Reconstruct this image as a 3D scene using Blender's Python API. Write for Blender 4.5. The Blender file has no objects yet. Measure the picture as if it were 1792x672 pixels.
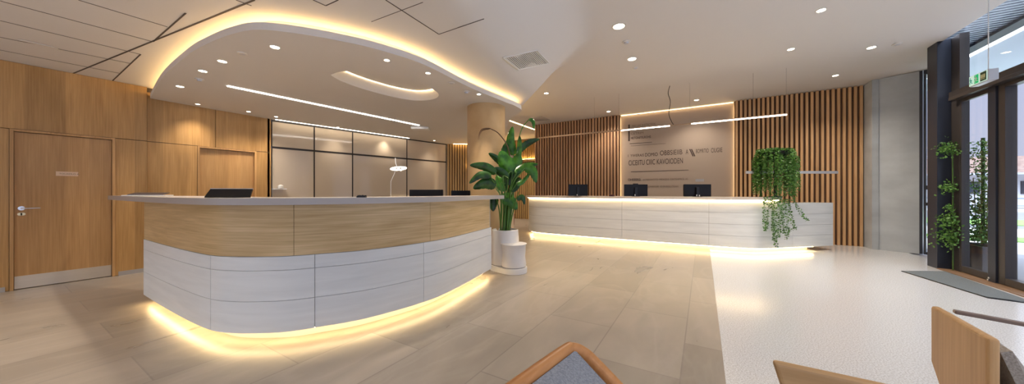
import bpy, bmesh, math, random
from mathutils import Vector, Matrix
R = math.radians
random.seed(7)
scene = bpy.context.scene
COL = scene.collection

# ------------------------------------------------------------------ camera, world, exposure
EYE = 1.25
F_PX = 559.0
YAW = R(30.86)
cam_d = bpy.data.cameras.new('camera'); cam = bpy.data.objects.new('camera', cam_d); COL.objects.link(cam)
cam.location = (0, 0, EYE); cam.rotation_euler = (R(90), 0, YAW)
cam_d.sensor_width = 36; cam_d.lens = F_PX / 1792 * 36; cam_d.clip_start = 0.05; cam_d.clip_end = 300
scene.camera = cam
scene.view_settings.view_transform = 'Standard'; scene.view_settings.look = 'None'
scene.view_settings.gamma = 1; scene.view_settings.use_curve_mapping = False
scene.view_settings.exposure = 0.3
w = bpy.data.worlds.new('overcast_sky'); scene.world = w; w.use_nodes = True
nt = w.node_tree; bg = nt.nodes['Background']
tc = nt.nodes.new('ShaderNodeTexCoord'); sp = nt.nodes.new('ShaderNodeSeparateXYZ')
nt.links.new(tc.outputs['Generated'], sp.inputs[0])
rmp = nt.nodes.new('ShaderNodeValToRGB'); nt.links.new(sp.outputs['Z'], rmp.inputs[0])
rmp.color_ramp.elements[0].position = 0.0; rmp.color_ramp.elements[0].color = (0.52, 0.55, 0.70, 1)
rmp.color_ramp.elements[1].position = 0.75; rmp.color_ramp.elements[1].color = (6.3, 7.1, 8.6, 1)
e_ = rmp.color_ramp.elements.new(0.22); e_.color = (0.50, 0.54, 0.74, 1)
nt.links.new(rmp.outputs[0], bg.inputs[0]); bg.inputs[1].default_value = 1.0
WARM = (1.0, 0.86, 0.70); WARM2 = (1.0, 0.70, 0.30); NEUT = (1.0, 0.90, 0.78)
SPOT_W = 95.0

# ------------------------------------------------------------------ helpers
SA, CA = math.sin(YAW), math.cos(YAW)
def ray(px, py):
    r = (px - 896) / F_PX; u = (336 - py) / F_PX
    return Vector((-SA + r * CA, CA + r * SA, u))
def P(px, py, z):
    d = ray(px, py); t = (z - EYE) / d.z
    return Vector((d.x * t, d.y * t, z))
def D(px, depth, z=0.0):
    d = ray(px, 336); return Vector((d.x * depth, d.y * depth, z))
def PY(px, py, Y):
    d = ray(px, py); t = Y / d.y
    return Vector((d.x * t, Y, EYE + d.z * t))
def PX(px, py, X):
    d = ray(px, py); t = X / d.x
    return Vector((X, d.y * t, EYE + d.z * t))

def mat(name, col, rough=0.5, metal=0.0, spec=0.5, emit=None, estr=0.0, trans=0.0, ior=1.45, alpha=1.0):
    m = bpy.data.materials.new(name); m.use_nodes = True
    b = m.node_tree.nodes['Principled BSDF']
    b.inputs['Base Color'].default_value = (*col, 1); b.inputs['Roughness'].default_value = rough
    b.inputs['Metallic'].default_value = metal; b.inputs['Specular IOR Level'].default_value = spec
    b.inputs['Transmission Weight'].default_value = trans; b.inputs['IOR'].default_value = ior
    b.inputs['Alpha'].default_value = alpha
    if emit:
        b.inputs['Emission Color'].default_value = (*emit, 1); b.inputs['Emission Strength'].default_value = estr
    return m
def noise_mat(name, c1, c2, scale=(1, 1, 1), nscale=5, detail=6, rough=0.5, p0=0.3, p1=0.7, spec=0.5, bump=0.0, rrange=None, dist=0.0):
    m = mat(name, c1, rough, spec=spec); t = m.node_tree; b = t.nodes['Principled BSDF']
    tc = t.nodes.new('ShaderNodeTexCoord'); mp = t.nodes.new('ShaderNodeMapping'); mp.inputs['Scale'].default_value = scale
    n = t.nodes.new('ShaderNodeTexNoise'); n.inputs['Scale'].default_value = nscale; n.inputs['Detail'].default_value = detail
    n.inputs['Distortion'].default_value = dist
    cr = t.nodes.new('ShaderNodeValToRGB')
    cr.color_ramp.elements[0].position = p0; cr.color_ramp.elements[0].color = (*c1, 1)
    cr.color_ramp.elements[1].position = p1; cr.color_ramp.elements[1].color = (*c2, 1)
    t.links.new(tc.outputs['Object'], mp.inputs[0]); t.links.new(mp.outputs[0], n.inputs[0])
    t.links.new(n.outputs[0], cr.inputs[0]); t.links.new(cr.outputs[0], b.inputs['Base Color'])
    if bump:
        bp = t.nodes.new('ShaderNodeBump'); bp.inputs['Strength'].default_value = bump; bp.inputs['Distance'].default_value = 0.01
        t.links.new(n.outputs[0], bp.inputs['Height']); t.links.new(bp.outputs[0], b.inputs['Normal'])
    return m
def wood_mat(name, c1, c2, grain='Z', rough=0.38, plank=0.0, plankdir='Y'):
    """fine streaks along the grain plus broad veneer variation"""
    m = mat(name, c1, rough); t = m.node_tree; b = t.nodes['Principled BSDF']
    tc = t.nodes.new('ShaderNodeTexCoord')
    def nz(sc, ns, det, dist=0.0):
        mp = t.nodes.new('ShaderNodeMapping'); mp.inputs['Scale'].default_value = sc
        n = t.nodes.new('ShaderNodeTexNoise'); n.inputs['Scale'].default_value = ns; n.inputs['Detail'].default_value = det
        n.inputs['Distortion'].default_value = dist
        t.links.new(tc.outputs['Object'], mp.inputs[0]); t.links.new(mp.outputs[0], n.inputs[0]); return n
    k = {'X': (0.03, 1, 1), 'Y': (1, 0.03, 1), 'Z': (1, 1, 0.03), 'H': (0.03, 0.03, 1)}[grain]
    k2 = {'X': (0.12, 1, 1), 'Y': (1, 0.12, 1), 'Z': (1, 1, 0.12), 'H': (0.12, 0.12, 1)}[grain]
    a = nz(k, 70, 4); c = nz(k2, 7, 5, 0.6)
    mx = t.nodes.new('ShaderNodeMath'); mx.operation = 'MULTIPLY'; mx.inputs[1].default_value = 0.5
    t.links.new(a.outputs[0], mx.inputs[0])
    m2 = t.nodes.new('ShaderNodeMath'); m2.operation = 'MULTIPLY_ADD'; m2.inputs[1].default_value = 0.5
    t.links.new(c.outputs[0], m2.inputs[0]); t.links.new(mx.outputs[0], m2.inputs[2])
    cr = t.nodes.new('ShaderNodeValToRGB')
    cr.color_ramp.elements[0].position = 0.33; cr.color_ramp.elements[0].color = (*c1, 1)
    cr.color_ramp.elements[1].position = 0.66; cr.color_ramp.elements[1].color = (*c2, 1)
    t.links.new(m2.outputs[0], cr.inputs[0])
    out = cr.outputs[0]
    if plank:
        sx = t.nodes.new('ShaderNodeSeparateXYZ'); t.links.new(tc.outputs['Object'], sx.inputs[0])
        dv = t.nodes.new('ShaderNodeMath'); dv.operation = 'DIVIDE'; dv.inputs[1].default_value = plank
        t.links.new(sx.outputs[plankdir], dv.inputs[0])
        fl = t.nodes.new('ShaderNodeMath'); fl.operation = 'FLOOR'; t.links.new(dv.outputs[0], fl.inputs[0])
        wn = t.nodes.new('ShaderNodeTexWhiteNoise'); wn.noise_dimensions = '1D'; t.links.new(fl.outputs[0], wn.inputs['W'])
        hs = t.nodes.new('ShaderNodeHueSaturation')
        mr = t.nodes.new('ShaderNodeMapRange'); mr.inputs[3].default_value = 0.86; mr.inputs[4].default_value = 1.12
        t.links.new(wn.outputs['Value'], mr.inputs[0]); t.links.new(mr.outputs[0], hs.inputs['Value'])
        t.links.new(out, hs.inputs['Color']); out = hs.outputs[0]
    t.links.new(out, b.inputs['Base Color'])
    return m

class MB:
    def __init__(s): s.v = []; s.f = []
    def quad(s, a, b, c, d): i = len(s.v); s.v += [tuple(a), tuple(b), tuple(c), tuple(d)]; s.f.append((i, i+1, i+2, i+3)); return s
    def add(s, vs, fs): i = len(s.v); s.v += [tuple(v) for v in vs]; s.f += [tuple(i + k for k in f) for f in fs]; return s
    def box(s, x0, x1, y0, y1, z0, z1):
        vs = [(x0,y0,z0),(x1,y0,z0),(x1,y1,z0),(x0,y1,z0),(x0,y0,z1),(x1,y0,z1),(x1,y1,z1),(x0,y1,z1)]
        return s.add(vs, [(0,3,2,1),(4,5,6,7),(0,1,5,4),(1,2,6,5),(2,3,7,6),(3,0,4,7)])
    def obox(s, c, ux, uy, uz, hx, hy, hz):
        c = Vector(c); ux = Vector(ux).normalized()*hx; uy = Vector(uy).normalized()*hy; uz = Vector(uz).normalized()*hz
        vs = [c + ux*a + uy*b + uz*d for d in (-1, 1) for a, b in ((-1,-1),(1,-1),(1,1),(-1,1))]
        return s.add(vs, [(0,3,2,1),(4,5,6,7),(0,1,5,4),(1,2,6,5),(2,3,7,6),(3,0,4,7)])
    def bar(s, p, q, wd, hd, up=(0, 0, 1)):
        p = Vector(p); q = Vector(q); d = q - p; up = Vector(up); sd = d.cross(up)
        if sd.length < 1e-6: sd = Vector((1, 0, 0))
        uu = sd.cross(d)
        return s.obox((p+q)/2, d, sd, uu, d.length/2, wd/2, hd/2)
    def prism(s, poly, z0, z1):
        n = len(poly); vs = [(p[0], p[1], z0) for p in poly] + [(p[0], p[1], z1) for p in poly]
        fs = [tuple(range(n-1, -1, -1)), tuple(range(n, 2*n))] + [(i, (i+1) % n, n+(i+1) % n, n+i) for i in range(n)]
        return s.add(vs, fs)
    def lathe(s, prof, c=(0, 0, 0), n=40, cap=True, sx=1, sy=1):
        vs = []; fs = []
        for r, z in prof:
            for i in range(n):
                a = 2*math.pi*i/n; vs.append((c[0]+r*sx*math.cos(a), c[1]+r*sy*math.sin(a), c[2]+z))
        for j in range(len(prof)-1):
            for i in range(n):
                k = (i+1) % n; fs.append((j*n+i, j*n+k, (j+1)*n+k, (j+1)*n+i))
        if cap: fs.append(tuple(range(n-1, -1, -1))); fs.append(tuple((len(prof)-1)*n+i for i in range(n)))
        return s.add(vs, fs)
    def tube(s, pts, rad, n=8, cap=True):
        pts = [Vector(p) for p in pts]; m = len(pts); rs = rad if isinstance(rad, (list, tuple)) else [rad]*m
        vs = []; fs = []; prev = None
        for j, p in enumerate(pts):
            t = (pts[min(j+1, m-1)] - pts[max(j-1, 0)]).normalized()
            if prev is None:
                prev = t.orthogonal().normalized()
            a = (prev - t*prev.dot(t)).normalized(); b = t.cross(a); prev = a
            for i in range(n):
                an = 2*math.pi*i/n; vs.append(p + (a*math.cos(an) + b*math.sin(an))*rs[j])
        for j in range(m-1):
            for i in range(n):
                k = (i+1) % n; fs.append((j*n+i, j*n+k, (j+1)*n+k, (j+1)*n+i))
        if cap: fs.append(tuple(range(n-1, -1, -1))); fs.append(tuple((m-1)*n+i for i in range(n)))
        return s.add(vs, fs)
    def build(s, name, m, parent=None, smooth=False, bevel=0.0, seg=2, angle=35):
        me = bpy.data.meshes.new(name); me.from_pydata(s.v, [], s.f); me.update()
        bm = bmesh.new(); bm.from_mesh(me); bmesh.ops.recalc_face_normals(bm, faces=bm.faces); bm.to_mesh(me); bm.free()
        if smooth:
            for p in me.polygons: p.use_smooth = True
            try: me.set_sharp_from_angle(angle=R(angle))
            except Exception: pass
        me.materials.append(m)
        o = bpy.data.objects.new(name, me); COL.objects.link(o)
        if bevel:
            bv = o.modifiers.new('bevel', 'BEVEL'); bv.width = bevel; bv.segments = seg; bv.limit_method = 'ANGLE'; bv.angle_limit = R(40)
        if parent is not None:
            o.parent = parent; o.matrix_parent_inverse = Matrix.Identity(4)
            if parent.get('_at') is not None:   # geometry given in world coordinates: shift into the parent's frame
                T = Matrix.Translation(-Vector(parent['_at'])); me.transform(T)
        return o
def tag(o, label=None, cat=None, group=None, kind=None):
    if label: o['label'] = label
    if cat: o['category'] = cat
    if group: o['group'] = group
    if kind: o['kind'] = kind
    return o
def empty(name, loc=(0, 0, 0), rz=0.0, world=True, **kw):
    o = bpy.data.objects.new(name, None); COL.objects.link(o); o.location = loc; o.rotation_euler = (0, 0, rz); o.empty_display_size = 0.1
    if world: o['_at'] = tuple(loc)
    return tag(o, **kw)
def struct(o): o['kind'] = 'structure'; return o
def copy_tree(o, parent=None):
    c = o.copy(); COL.objects.link(c)
    if parent is not None: c.parent = parent
    for ch in list(o.children): copy_tree(ch, c)
    return c
def catmull(pts, n=12):
    pts = [Vector(p) for p in pts]; out = []
    for i in range(len(pts)-1):
        p0 = pts[max(i-1, 0)]; p1 = pts[i]; p2 = pts[i+1]; p3 = pts[min(i+2, len(pts)-1)]
        for k in range(n):
            t = k/n
            out.append(0.5*((2*p1) + (p2-p0)*t + (2*p0-5*p1+4*p2-p3)*t*t + (3*p1-p0-3*p2+p3)*t**3))
    out.append(pts[-1]); return out
def resample(pts, step):
    out = [pts[0].copy()]; acc = 0
    for a, b in zip(pts, pts[1:]):
        L = (b-a).length
        if L < 1e-9: continue
        pos = step - acc
        while pos < L: out.append(a.lerp(b, pos/L)); pos += step
        acc = (acc + L) % step if L >= step-acc else acc + L
    if (out[-1]-pts[-1]).length < step*0.3: out[-1] = pts[-1].copy()
    else: out.append(pts[-1].copy())
    return out
def offset(pts, d):
    """offset a 2-D polyline to its left by d (number or list)"""
    out = []; n = len(pts)
    for i, p in enumerate(pts):
        t = pts[min(i+1, n-1)] - pts[max(i-1, 0)]; t = Vector((t.x, t.y)).normalized()
        k = d[i] if isinstance(d, (list, tuple)) else d
        out.append(Vector((p.x - t.y*k, p.y + t.x*k)))
    return out
def ribbon(mb, outer, inner, z0, z1):
    n = len(outer); vs = []
    for a, b in zip(outer, inner): vs += [(a.x, a.y, z0), (a.x, a.y, z1), (b.x, b.y, z1), (b.x, b.y, z0)]
    fs = []
    for i in range(n-1):
        for k in range(4): fs.append((4*i+k, 4*i+(k+1) % 4, 4*(i+1)+(k+1) % 4, 4*(i+1)+k))
    fs.append((0, 3, 2, 1)); e = 4*(n-1); fs.append((e, e+1, e+2, e+3))
    mb.add(vs, fs); return mb
def V2(p): return Vector((p[0], p[1]))
def interp(x, xs, ys):
    if x <= xs[0]: return ys[0]
    for a, b, c, d in zip(xs, xs[1:], ys, ys[1:]):
        if x <= b: return c + (d-c)*(x-a)/(b-a)
    return ys[-1]

# ------------------------------------------------------------------ materials
M = {}
M['ceiling'] = mat('ceiling_paint', (0.74, 0.70, 0.66), 0.85)
M['canopy'] = mat('canopy_paint', (0.70, 0.665, 0.63), 0.8)
M['joint'] = mat('joint_shadow_gap', (0.10, 0.08, 0.07), 0.8)
M['wall'] = mat('warm_white_wall', (0.62, 0.55, 0.48), 0.7)
M['oak'] = wood_mat('oak_veneer', (0.35, 0.19, 0.062), (0.54, 0.32, 0.125), 'Z', 0.42, 0.31, 'Y')
M['oakdoor'] = wood_mat('oak_door_veneer', (0.42, 0.23, 0.085), (0.60, 0.355, 0.15), 'Z', 0.4, 0.19, 'Y')
M['oakh'] = wood_mat('pale_oak_band', (0.44, 0.29, 0.12), (0.72, 0.53, 0.29), 'H', 0.32)
M['slat_d'] = wood_mat('walnut_slat', (0.44, 0.245, 0.13), (0.62, 0.38, 0.22), 'Z', 0.5, 0.1, 'X')
M['slat_l'] = wood_mat('cedar_slat', (0.58, 0.33, 0.15), (0.78, 0.49, 0.25), 'Z', 0.5, 0.09, 'X')
M['slat_g'] = wood_mat('golden_slat', (0.42, 0.25, 0.09), (0.60, 0.39, 0.16), 'Z', 0.5)
M['backing'] = mat('slat_backing', (0.11, 0.055, 0.03), 0.8)
M['stone'] = noise_mat('pale_stone_cladding', (0.72, 0.74, 0.74), (0.82, 0.84, 0.84), (0.5, 0.5, 5), 3.0, 9, 0.36, 0.3, 0.72, dist=0.4)
M['stonejoint'] = mat('stone_joint', (0.40, 0.385, 0.37), 0.8)
M['top'] = mat('grey_laminate_top', (0.47, 0.43, 0.41), 0.35)
M['top2'] = mat('light_worktop', (0.66, 0.58, 0.50), 0.35)
M['plinth'] = mat('plinth', (0.62, 0.55, 0.46), 0.5)
M['black'] = mat('black_plastic', (0.008, 0.008, 0.01), 0.3)
M['screen'] = mat('black_screen', (0.006, 0.006, 0.008), 0.30, spec=.3)
M['white'] = mat('white_plastic', (0.75, 0.75, 0.74), 0.35)
M['pot'] = noise_mat('white_glazed_pot', (0.76, 0.74, 0.72), (0.82, 0.80, 0.78), (1, 1, 1), 3, 3, 0.3)
M['soil'] = noise_mat('dark_soil', (0.02, 0.014, 0.01), (0.06, 0.04, 0.03), (1, 1, 1), 60, 4, 0.95)
M['steel'] = noise_mat('brushed_steel', (0.60, 0.55, 0.48), (0.70, 0.66, 0.60), (1, 0.02, 60), 6, 3, 0.28)
M['steel'].node_tree.nodes['Principled BSDF'].inputs['Metallic'].default_value = 0.55
M['chrome'] = mat('satin_chrome', (0.72, 0.72, 0.74), 0.2, 1.0)
M['brass'] = mat('pale_brass', (0.80, 0.66, 0.40), 0.3, 1.0)
M['skirt'] = mat('grey_skirting', (0.36, 0.34, 0.33), 0.5)
M['glasswall'] = mat('beige_back_painted_glass', (0.56, 0.47, 0.36), 0.07, spec=0.7)
M['dark'] = mat('dark_bronze_metal', (0.035, 0.028, 0.025), 0.4, 0.3)
M['frame'] = mat('anthracite_frame', (0.034, 0.040, 0.058), 0.35, 0.2)
M['frame2'] = mat('brown_bronze_frame', (0.060, 0.052, 0.050), 0.4, 0.2)
M['concrete'] = noise_mat('smooth_concrete', (0.45, 0.485, 0.52), (0.56, 0.60, 0.635), (1, 1, 1.6), 2.2, 10, 0.7, 0.3, 0.7)
M['column'] = noise_mat('tan_plaster_column', (0.52, 0.34, 0.16), (0.60, 0.41, 0.21), (1, 1, 1), 4, 6, 0.6)
M['terr'] = noise_mat('pale_terrazzo', (0.50, 0.495, 0.49), (0.74, 0.75, 0.76), (1, 1, 1), 105, 4, 0.17, 0.36, 0.58)
M['led'] = mat('warm_led_strip', (1, 0.85, 0.6), 0.5, emit=(1, 0.68, 0.30), estr=11)
M['ledw'] = mat('neutral_led_strip', (1, 0.95, 0.9), 0.5, emit=(1, 0.86, 0.68), estr=12)
M['leds'] = mat('soft_edge_led', (1, 0.85, 0.6), 0.5, emit=(1, 0.70, 0.36), estr=9)
M['ledhi'] = mat('bright_yellow_led', (1, 0.85, 0.5), 0.5, emit=(1, 0.66, 0.26), estr=32)
M['ledbase'] = mat('base_led', (1, 0.85, 0.5), 0.5, emit=(1, 0.72, 0.36), estr=20)
M['lens'] = mat('downlight_lens', (1, 0.95, 0.9), 0.5, emit=(1, 0.86, 0.66), estr=25)
M['trimring'] = mat('downlight_trim', (0.72, 0.68, 0.63), 0.4)
M['wire'] = mat('thin_steel_wire', (0.35, 0.32, 0.30), 0.4, 0.8)
M['alu'] = mat('pale_aluminium', (0.58, 0.58, 0.62), 0.35, 0.2)
M['railwood'] = mat('bronze_light_rail', (0.40, 0.27, 0.17), 0.4)
M['text'] = mat('dark_brown_lettering', (0.055, 0.035, 0.03), 0.5)
M['text2'] = mat('faded_brown_lettering', (0.19, 0.14, 0.11), 0.6)
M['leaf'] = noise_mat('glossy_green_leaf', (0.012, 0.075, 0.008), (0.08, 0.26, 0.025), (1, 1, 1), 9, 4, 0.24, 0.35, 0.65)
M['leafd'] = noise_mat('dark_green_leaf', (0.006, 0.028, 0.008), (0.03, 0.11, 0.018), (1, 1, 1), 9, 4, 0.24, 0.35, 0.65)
M['leafb'] = mat('dry_brown_leaf', (0.11, 0.055, 0.02), 0.5)
M['stem'] = noise_mat('green_stalk', (0.05, 0.14, 0.02), (0.12, 0.26, 0.05), (1, 1, 0.2), 12, 3, 0.4)
M['ivy'] = noise_mat('trailing_leaf', (0.010, 0.05, 0.008), (0.15, 0.34, 0.05), (1, 1, 1), 28, 3, 0.35)
M['ivyb'] = noise_mat('shrub_leaf', (0.04, 0.13, 0.02), (0.17, 0.35, 0.06), (1, 1, 1), 25, 2, 0.5)
M['cloth'] = noise_mat('grey_woven_fabric', (0.20, 0.22, 0.26), (0.34, 0.36, 0.40), (1, 1, 1), 160, 3, 0.95, 0.3, 0.7, bump=0.5)
M['cloth2'] = noise_mat('taupe_woven_fabric', (0.24, 0.21, 0.18), (0.40, 0.36, 0.32), (1, 1, 1), 150, 3, 0.95, 0.3, 0.7, bump=0.5)
M['teak'] = wood_mat('oiled_teak', (0.42, 0.17, 0.05), (0.58, 0.27, 0.095), 'Y', 0.35)
M['ply'] = wood_mat('light_oak_chair_vertical', (0.44, 0.25, 0.105), (0.60, 0.37, 0.17), 'Z', 0.42)
M['plyh'] = wood_mat('light_oak_chair_horizontal', (0.42, 0.25, 0.11), (0.58, 0.37, 0.18), 'X', 0.42)
M['mat'] = noise_mat('grey_entrance_mat', (0.11, 0.125, 0.13), (0.17, 0.19, 0.195), (1, 1, 1), 200, 2, 0.95)
M['woodsill'] = wood_mat('threshold_wood', (0.20, 0.12, 0.07), (0.32, 0.2, 0.12), 'Y', 0.5)
M['extgrey'] = mat('exterior_concrete', (0.28, 0.28, 0.30), 0.8)
M['extlight'] = mat('exterior_light_paving', (0.62, 0.60, 0.58), 0.8)
M['road'] = mat('asphalt', (0.12, 0.12, 0.13), 0.9)
M['grass'] = noise_mat('lawn_grass', (0.08, 0.20, 0.03), (0.18, 0.36, 0.06), (1, 1, 1), 30, 4, 0.9)
M['brick'] = noise_mat('brown_roof_tile', (0.16, 0.10, 0.08), (0.26, 0.18, 0.15), (1, 1, 4), 4, 3, 0.9)
M['render'] = mat('white_render', (0.62, 0.62, 0.64), 0.8)
M['soffit'] = mat('soffit_panel', (0.42, 0.46, 0.54), 0.6)
M['soffitd'] = mat('dark_soffit', (0.05, 0.06, 0.075), 0.6)
M['rib'] = mat('corrugated_rib', (0.30, 0.34, 0.42), 0.45, 0.3)
M['green'] = mat('exit_green', (0.0, 0.35, 0.13), 0.4, emit=(0.0, 0.45, 0.16), estr=0.5)
M['teal'] = mat('exit_pale_face', (0.6, 0.8, 0.72), 0.4, emit=(0.55, 0.85, 0.75), estr=0.35)
M['dgreen'] = mat('dark_green_face', (0.01, 0.06, 0.02), 0.4)
M['red'] = mat('dark_red_bin', (0.16, 0.02, 0.012), 0.4)
M['planterg'] = mat('grey_trough', (0.12, 0.12, 0.13), 0.5)
M['plate'] = mat('beige_name_plate', (0.72, 0.52, 0.36), 0.4)

def glass_mat(name, tint=(0.97, 0.98, 0.985), refl=0.8):
    m = bpy.data.materials.new(name); m.use_nodes = True; t = m.node_tree; t.nodes.clear()
    o = t.nodes.new('ShaderNodeOutputMaterial'); mx = t.nodes.new('ShaderNodeMixShader')
    tr = t.nodes.new('ShaderNodeBsdfTransparent'); tr.inputs[0].default_value = (*tint, 1)
    gl = t.nodes.new('ShaderNodeBsdfGlossy'); gl.inputs['Roughness'].default_value = 0.02
    fr = t.nodes.new('ShaderNodeLayerWeight'); fr.inputs[0].default_value = 0.5
    pw = t.nodes.new('ShaderNodeMath'); pw.operation = 'POWER'; pw.inputs[1].default_value = 5
    mu = t.nodes.new('ShaderNodeMath'); mu.operation = 'MULTIPLY_ADD'; mu.inputs[1].default_value = refl; mu.inputs[2].default_value = 0.02
    t.links.new(fr.outputs['Facing'], pw.inputs[0]); t.links.new(pw.outputs[0], mu.inputs[0]); t.links.new(mu.outputs[0], mx.inputs[0])
    t.links.new(tr.outputs[0], mx.inputs[1]); t.links.new(gl.outputs[0], mx.inputs[2]); t.links.new(mx.outputs[0], o.inputs[0])
    return m
M['glass'] = glass_mat('clear_glazing')
M['frost'] = mat('frosted_glass', (0.62, 0.68, 0.78), 0.5, trans=0.5)

def floor_mat():
    m = mat('beige_porcelain_tiles', (0.5, 0.44, 0.37), 0.3); t = m.node_tree; b = t.nodes['Principled BSDF']
    tc = t.nodes.new('ShaderNodeTexCoord'); mp = t.nodes.new('ShaderNodeMapping')
    mp.inputs['Rotation'].default_value = (0, 0, R(90)); mp.inputs['Location'].default_value = (0.0, 0.13, 0)
    br = t.nodes.new('ShaderNodeTexBrick'); br.inputs['Scale'].default_value = 1.0
    br.inputs['Brick Width'].default_value = 1.2; br.inputs['Row Height'].default_value = 0.6
    br.inputs['Mortar Size'].default_value = 0.005; br.inputs['Mortar Smooth'].default_value = 0.1; br.offset = 0.5
    br.inputs['Color1'].default_value = (0.30, 0.262, 0.215, 1); br.inputs['Color2'].default_value = (0.385, 0.338, 0.283, 1)
    br.inputs['Mortar'].default_value = (0.27, 0.235, 0.20, 1)
    t.links.new(tc.outputs['Object'], mp.inputs[0]); t.links.new(mp.outputs[0], br.inputs[0])
    mp2 = t.nodes.new('ShaderNodeMapping'); mp2.inputs['Scale'].default_value = (1.6, 0.5, 1)
    mp2.inputs['Rotation'].default_value = (0, 0, R(25))
    n = t.nodes.new('ShaderNodeTexNoise'); n.inputs['Scale'].default_value = 1.6; n.inputs['Detail'].default_value = 8; n.inputs['Distortion'].default_value = 1.2
    t.links.new(tc.outputs['Object'], mp2.inputs[0]); t.links.new(mp2.outputs[0], n.inputs[0])
    cr = t.nodes.new('ShaderNodeValToRGB'); cr.color_ramp.elements[0].position = 0.3; cr.color_ramp.elements[0].color = (0.86, 0.86, 0.86, 1)
    cr.color_ramp.elements[1].position = 0.75; cr.color_ramp.elements[1].color = (1.14, 1.12, 1.1, 1)
    t.links.new(n.outputs[0], cr.inputs[0])
    mu = t.nodes.new('ShaderNodeMix'); mu.data_type = 'RGBA'; mu.blend_type = 'MULTIPLY'; mu.inputs[0].default_value = 1
    t.links.new(br.outputs[0], mu.inputs[6]); t.links.new(cr.outputs[0], mu.inputs[7]); t.links.new(mu.outputs[2], b.inputs['Base Color'])
    n3 = t.nodes.new('ShaderNodeTexNoise'); n3.inputs['Scale'].default_value = 1.1; n3.inputs['Detail'].default_value = 6; n3.inputs['Distortion'].default_value = 0.8
    t.links.new(mp2.outputs[0], n3.inputs[0])
    c3_ = t.nodes.new('ShaderNodeValToRGB'); c3_.color_ramp.elements[0].position = 0.46; c3_.color_ramp.elements[0].color = (0, 0, 0, 1)
    c3_.color_ramp.elements[1].position = 0.5; c3_.color_ramp.elements[1].color = (.14, .14, .14, 1); e3_ = c3_.color_ramp.elements.new(0.54); e3_.color = (0, 0, 0, 1)
    t.links.new(n3.outputs[0], c3_.inputs[0])
    m3 = t.nodes.new('ShaderNodeMix'); m3.data_type = 'RGBA'; m3.inputs[7].default_value = (0.55, 0.50, 0.44, 1)
    t.links.new(c3_.outputs[0], m3.inputs[0]); t.links.new(mu.outputs[2], m3.inputs[6]); t.links.new(m3.outputs[2], b.inputs['Base Color'])
    rr = t.nodes.new('ShaderNodeMapRange'); rr.inputs[3].default_value = 0.20; rr.inputs[4].default_value = 0.42
    t.links.new(n.outputs[0], rr.inputs[0]); t.links.new(rr.outputs[0], b.inputs['Roughness'])
    return m
M['tiles'] = floor_mat()

# ------------------------------------------------------------------ room shell
LOW, HIGH, CAN = 2.90, 3.70, 2.73
def xb(Y): return interp(Y, [-6, 1, 2.13, 3.8, 5.0, 5.8, 7.0, 8.5, 14], [0.9, -1.55, -1.98, -2.55, -2.85, -3.6, -6.0, -8.2, -12])
def sm(t): t = max(0, min(1, t)); return t*t*(3-2*t)
RW = 1.4
def zc(X, Y): return LOW + (HIGH-LOW)*sm((X-xb(Y))/RW)
def on_ceiling(px, py):
    d = ray(px, py); t = 0.5
    while t < 16:
        X, Y, Z = d.x*t, d.y*t, EYE+d.z*t
        if Z >= zc(X, Y): break
        t += 0.005
    e = 0.05; n = Vector((-(zc(X+e, Y)-zc(X-e, Y))/(2*e), -(zc(X, Y+e)-zc(X, Y-e))/(2*e), 1)).normalized()
    return Vector((X, Y, zc(X, Y))), n

mb = MB(); mb.box(-9.5, 0.13, -5.0, 14.0, -0.1, 0.0)
struct(mb.build('floor', M['tiles']))
mb = MB(); mb.box(0.13, 3.62, -5.0, 10.6, -0.1, 0.0)
struct(mb.build('floor', M['terr']))

mb = MB()   # ceiling with its gentle rise towards the tall half of the room
ys = [-5 + 0.25*i for i in range(int(19/0.25)+1)]
grid = []
for Y in ys:
    x0 = xb(Y); xs = [-9.5, x0-0.02] + [x0 + RW*k/14 for k in range(1, 15)] + [max(x0+RW+0.05, 3.30 if Y < 8.2 else min(.424*Y, 4.15))]
    if x0-0.02 < -9.5: xs = [max(v, -9.5) for v in xs]
    grid.append([(x, Y, zc(x, Y)) for x in xs])
vs = [v for g in grid for v in g]; n = len(grid[0])
fs = [(j*n+i, j*n+i+1, (j+1)*n+i+1, (j+1)*n+i) for j in range(len(grid)-1) for i in range(n-1)]
mb.add(vs, fs)
ceil = struct(mb.build('ceiling', M['ceiling'], smooth=True))
mb = MB()
segs = [((445, 0), (117, 133), .016), ((325, 23), (268, 73), .012), ((246, 95), (191, 147), .012),
        ((0, 1.5), (268, 73), .006), ((0, 36), (246, 95), .006), ((137, 0), (293, 47), .006), ((0, 65), (228, 111), .006),
        ((0, 87.5), (208, 128), .006), ((675, 0), (768, 60), .009), ((768, 60), (847, 33), .007), ((650, 38), (740, 4), .004),
        ((548, 0), (570, 10), .008), ((570, 10), (592, 0), .008), ((413, 0), (440, 10), .007)]
for a, b, wd in segs:
    p = P(*a, LOW-0.001); q = P(*b, LOW-0.001); mb.bar(p, q, wd, 0.004)
struct(mb.build('tile_joint', M['joint'], ceil))
mb = MB(); mb.box(3.30, 3.34, -5, 8.05, 3.70, 3.95); mb.box(-9.5, 4.7, -5.1, -5.0, 3.7, 3.95)
struct(mb.build('trim_1', M['ceiling']))

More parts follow.
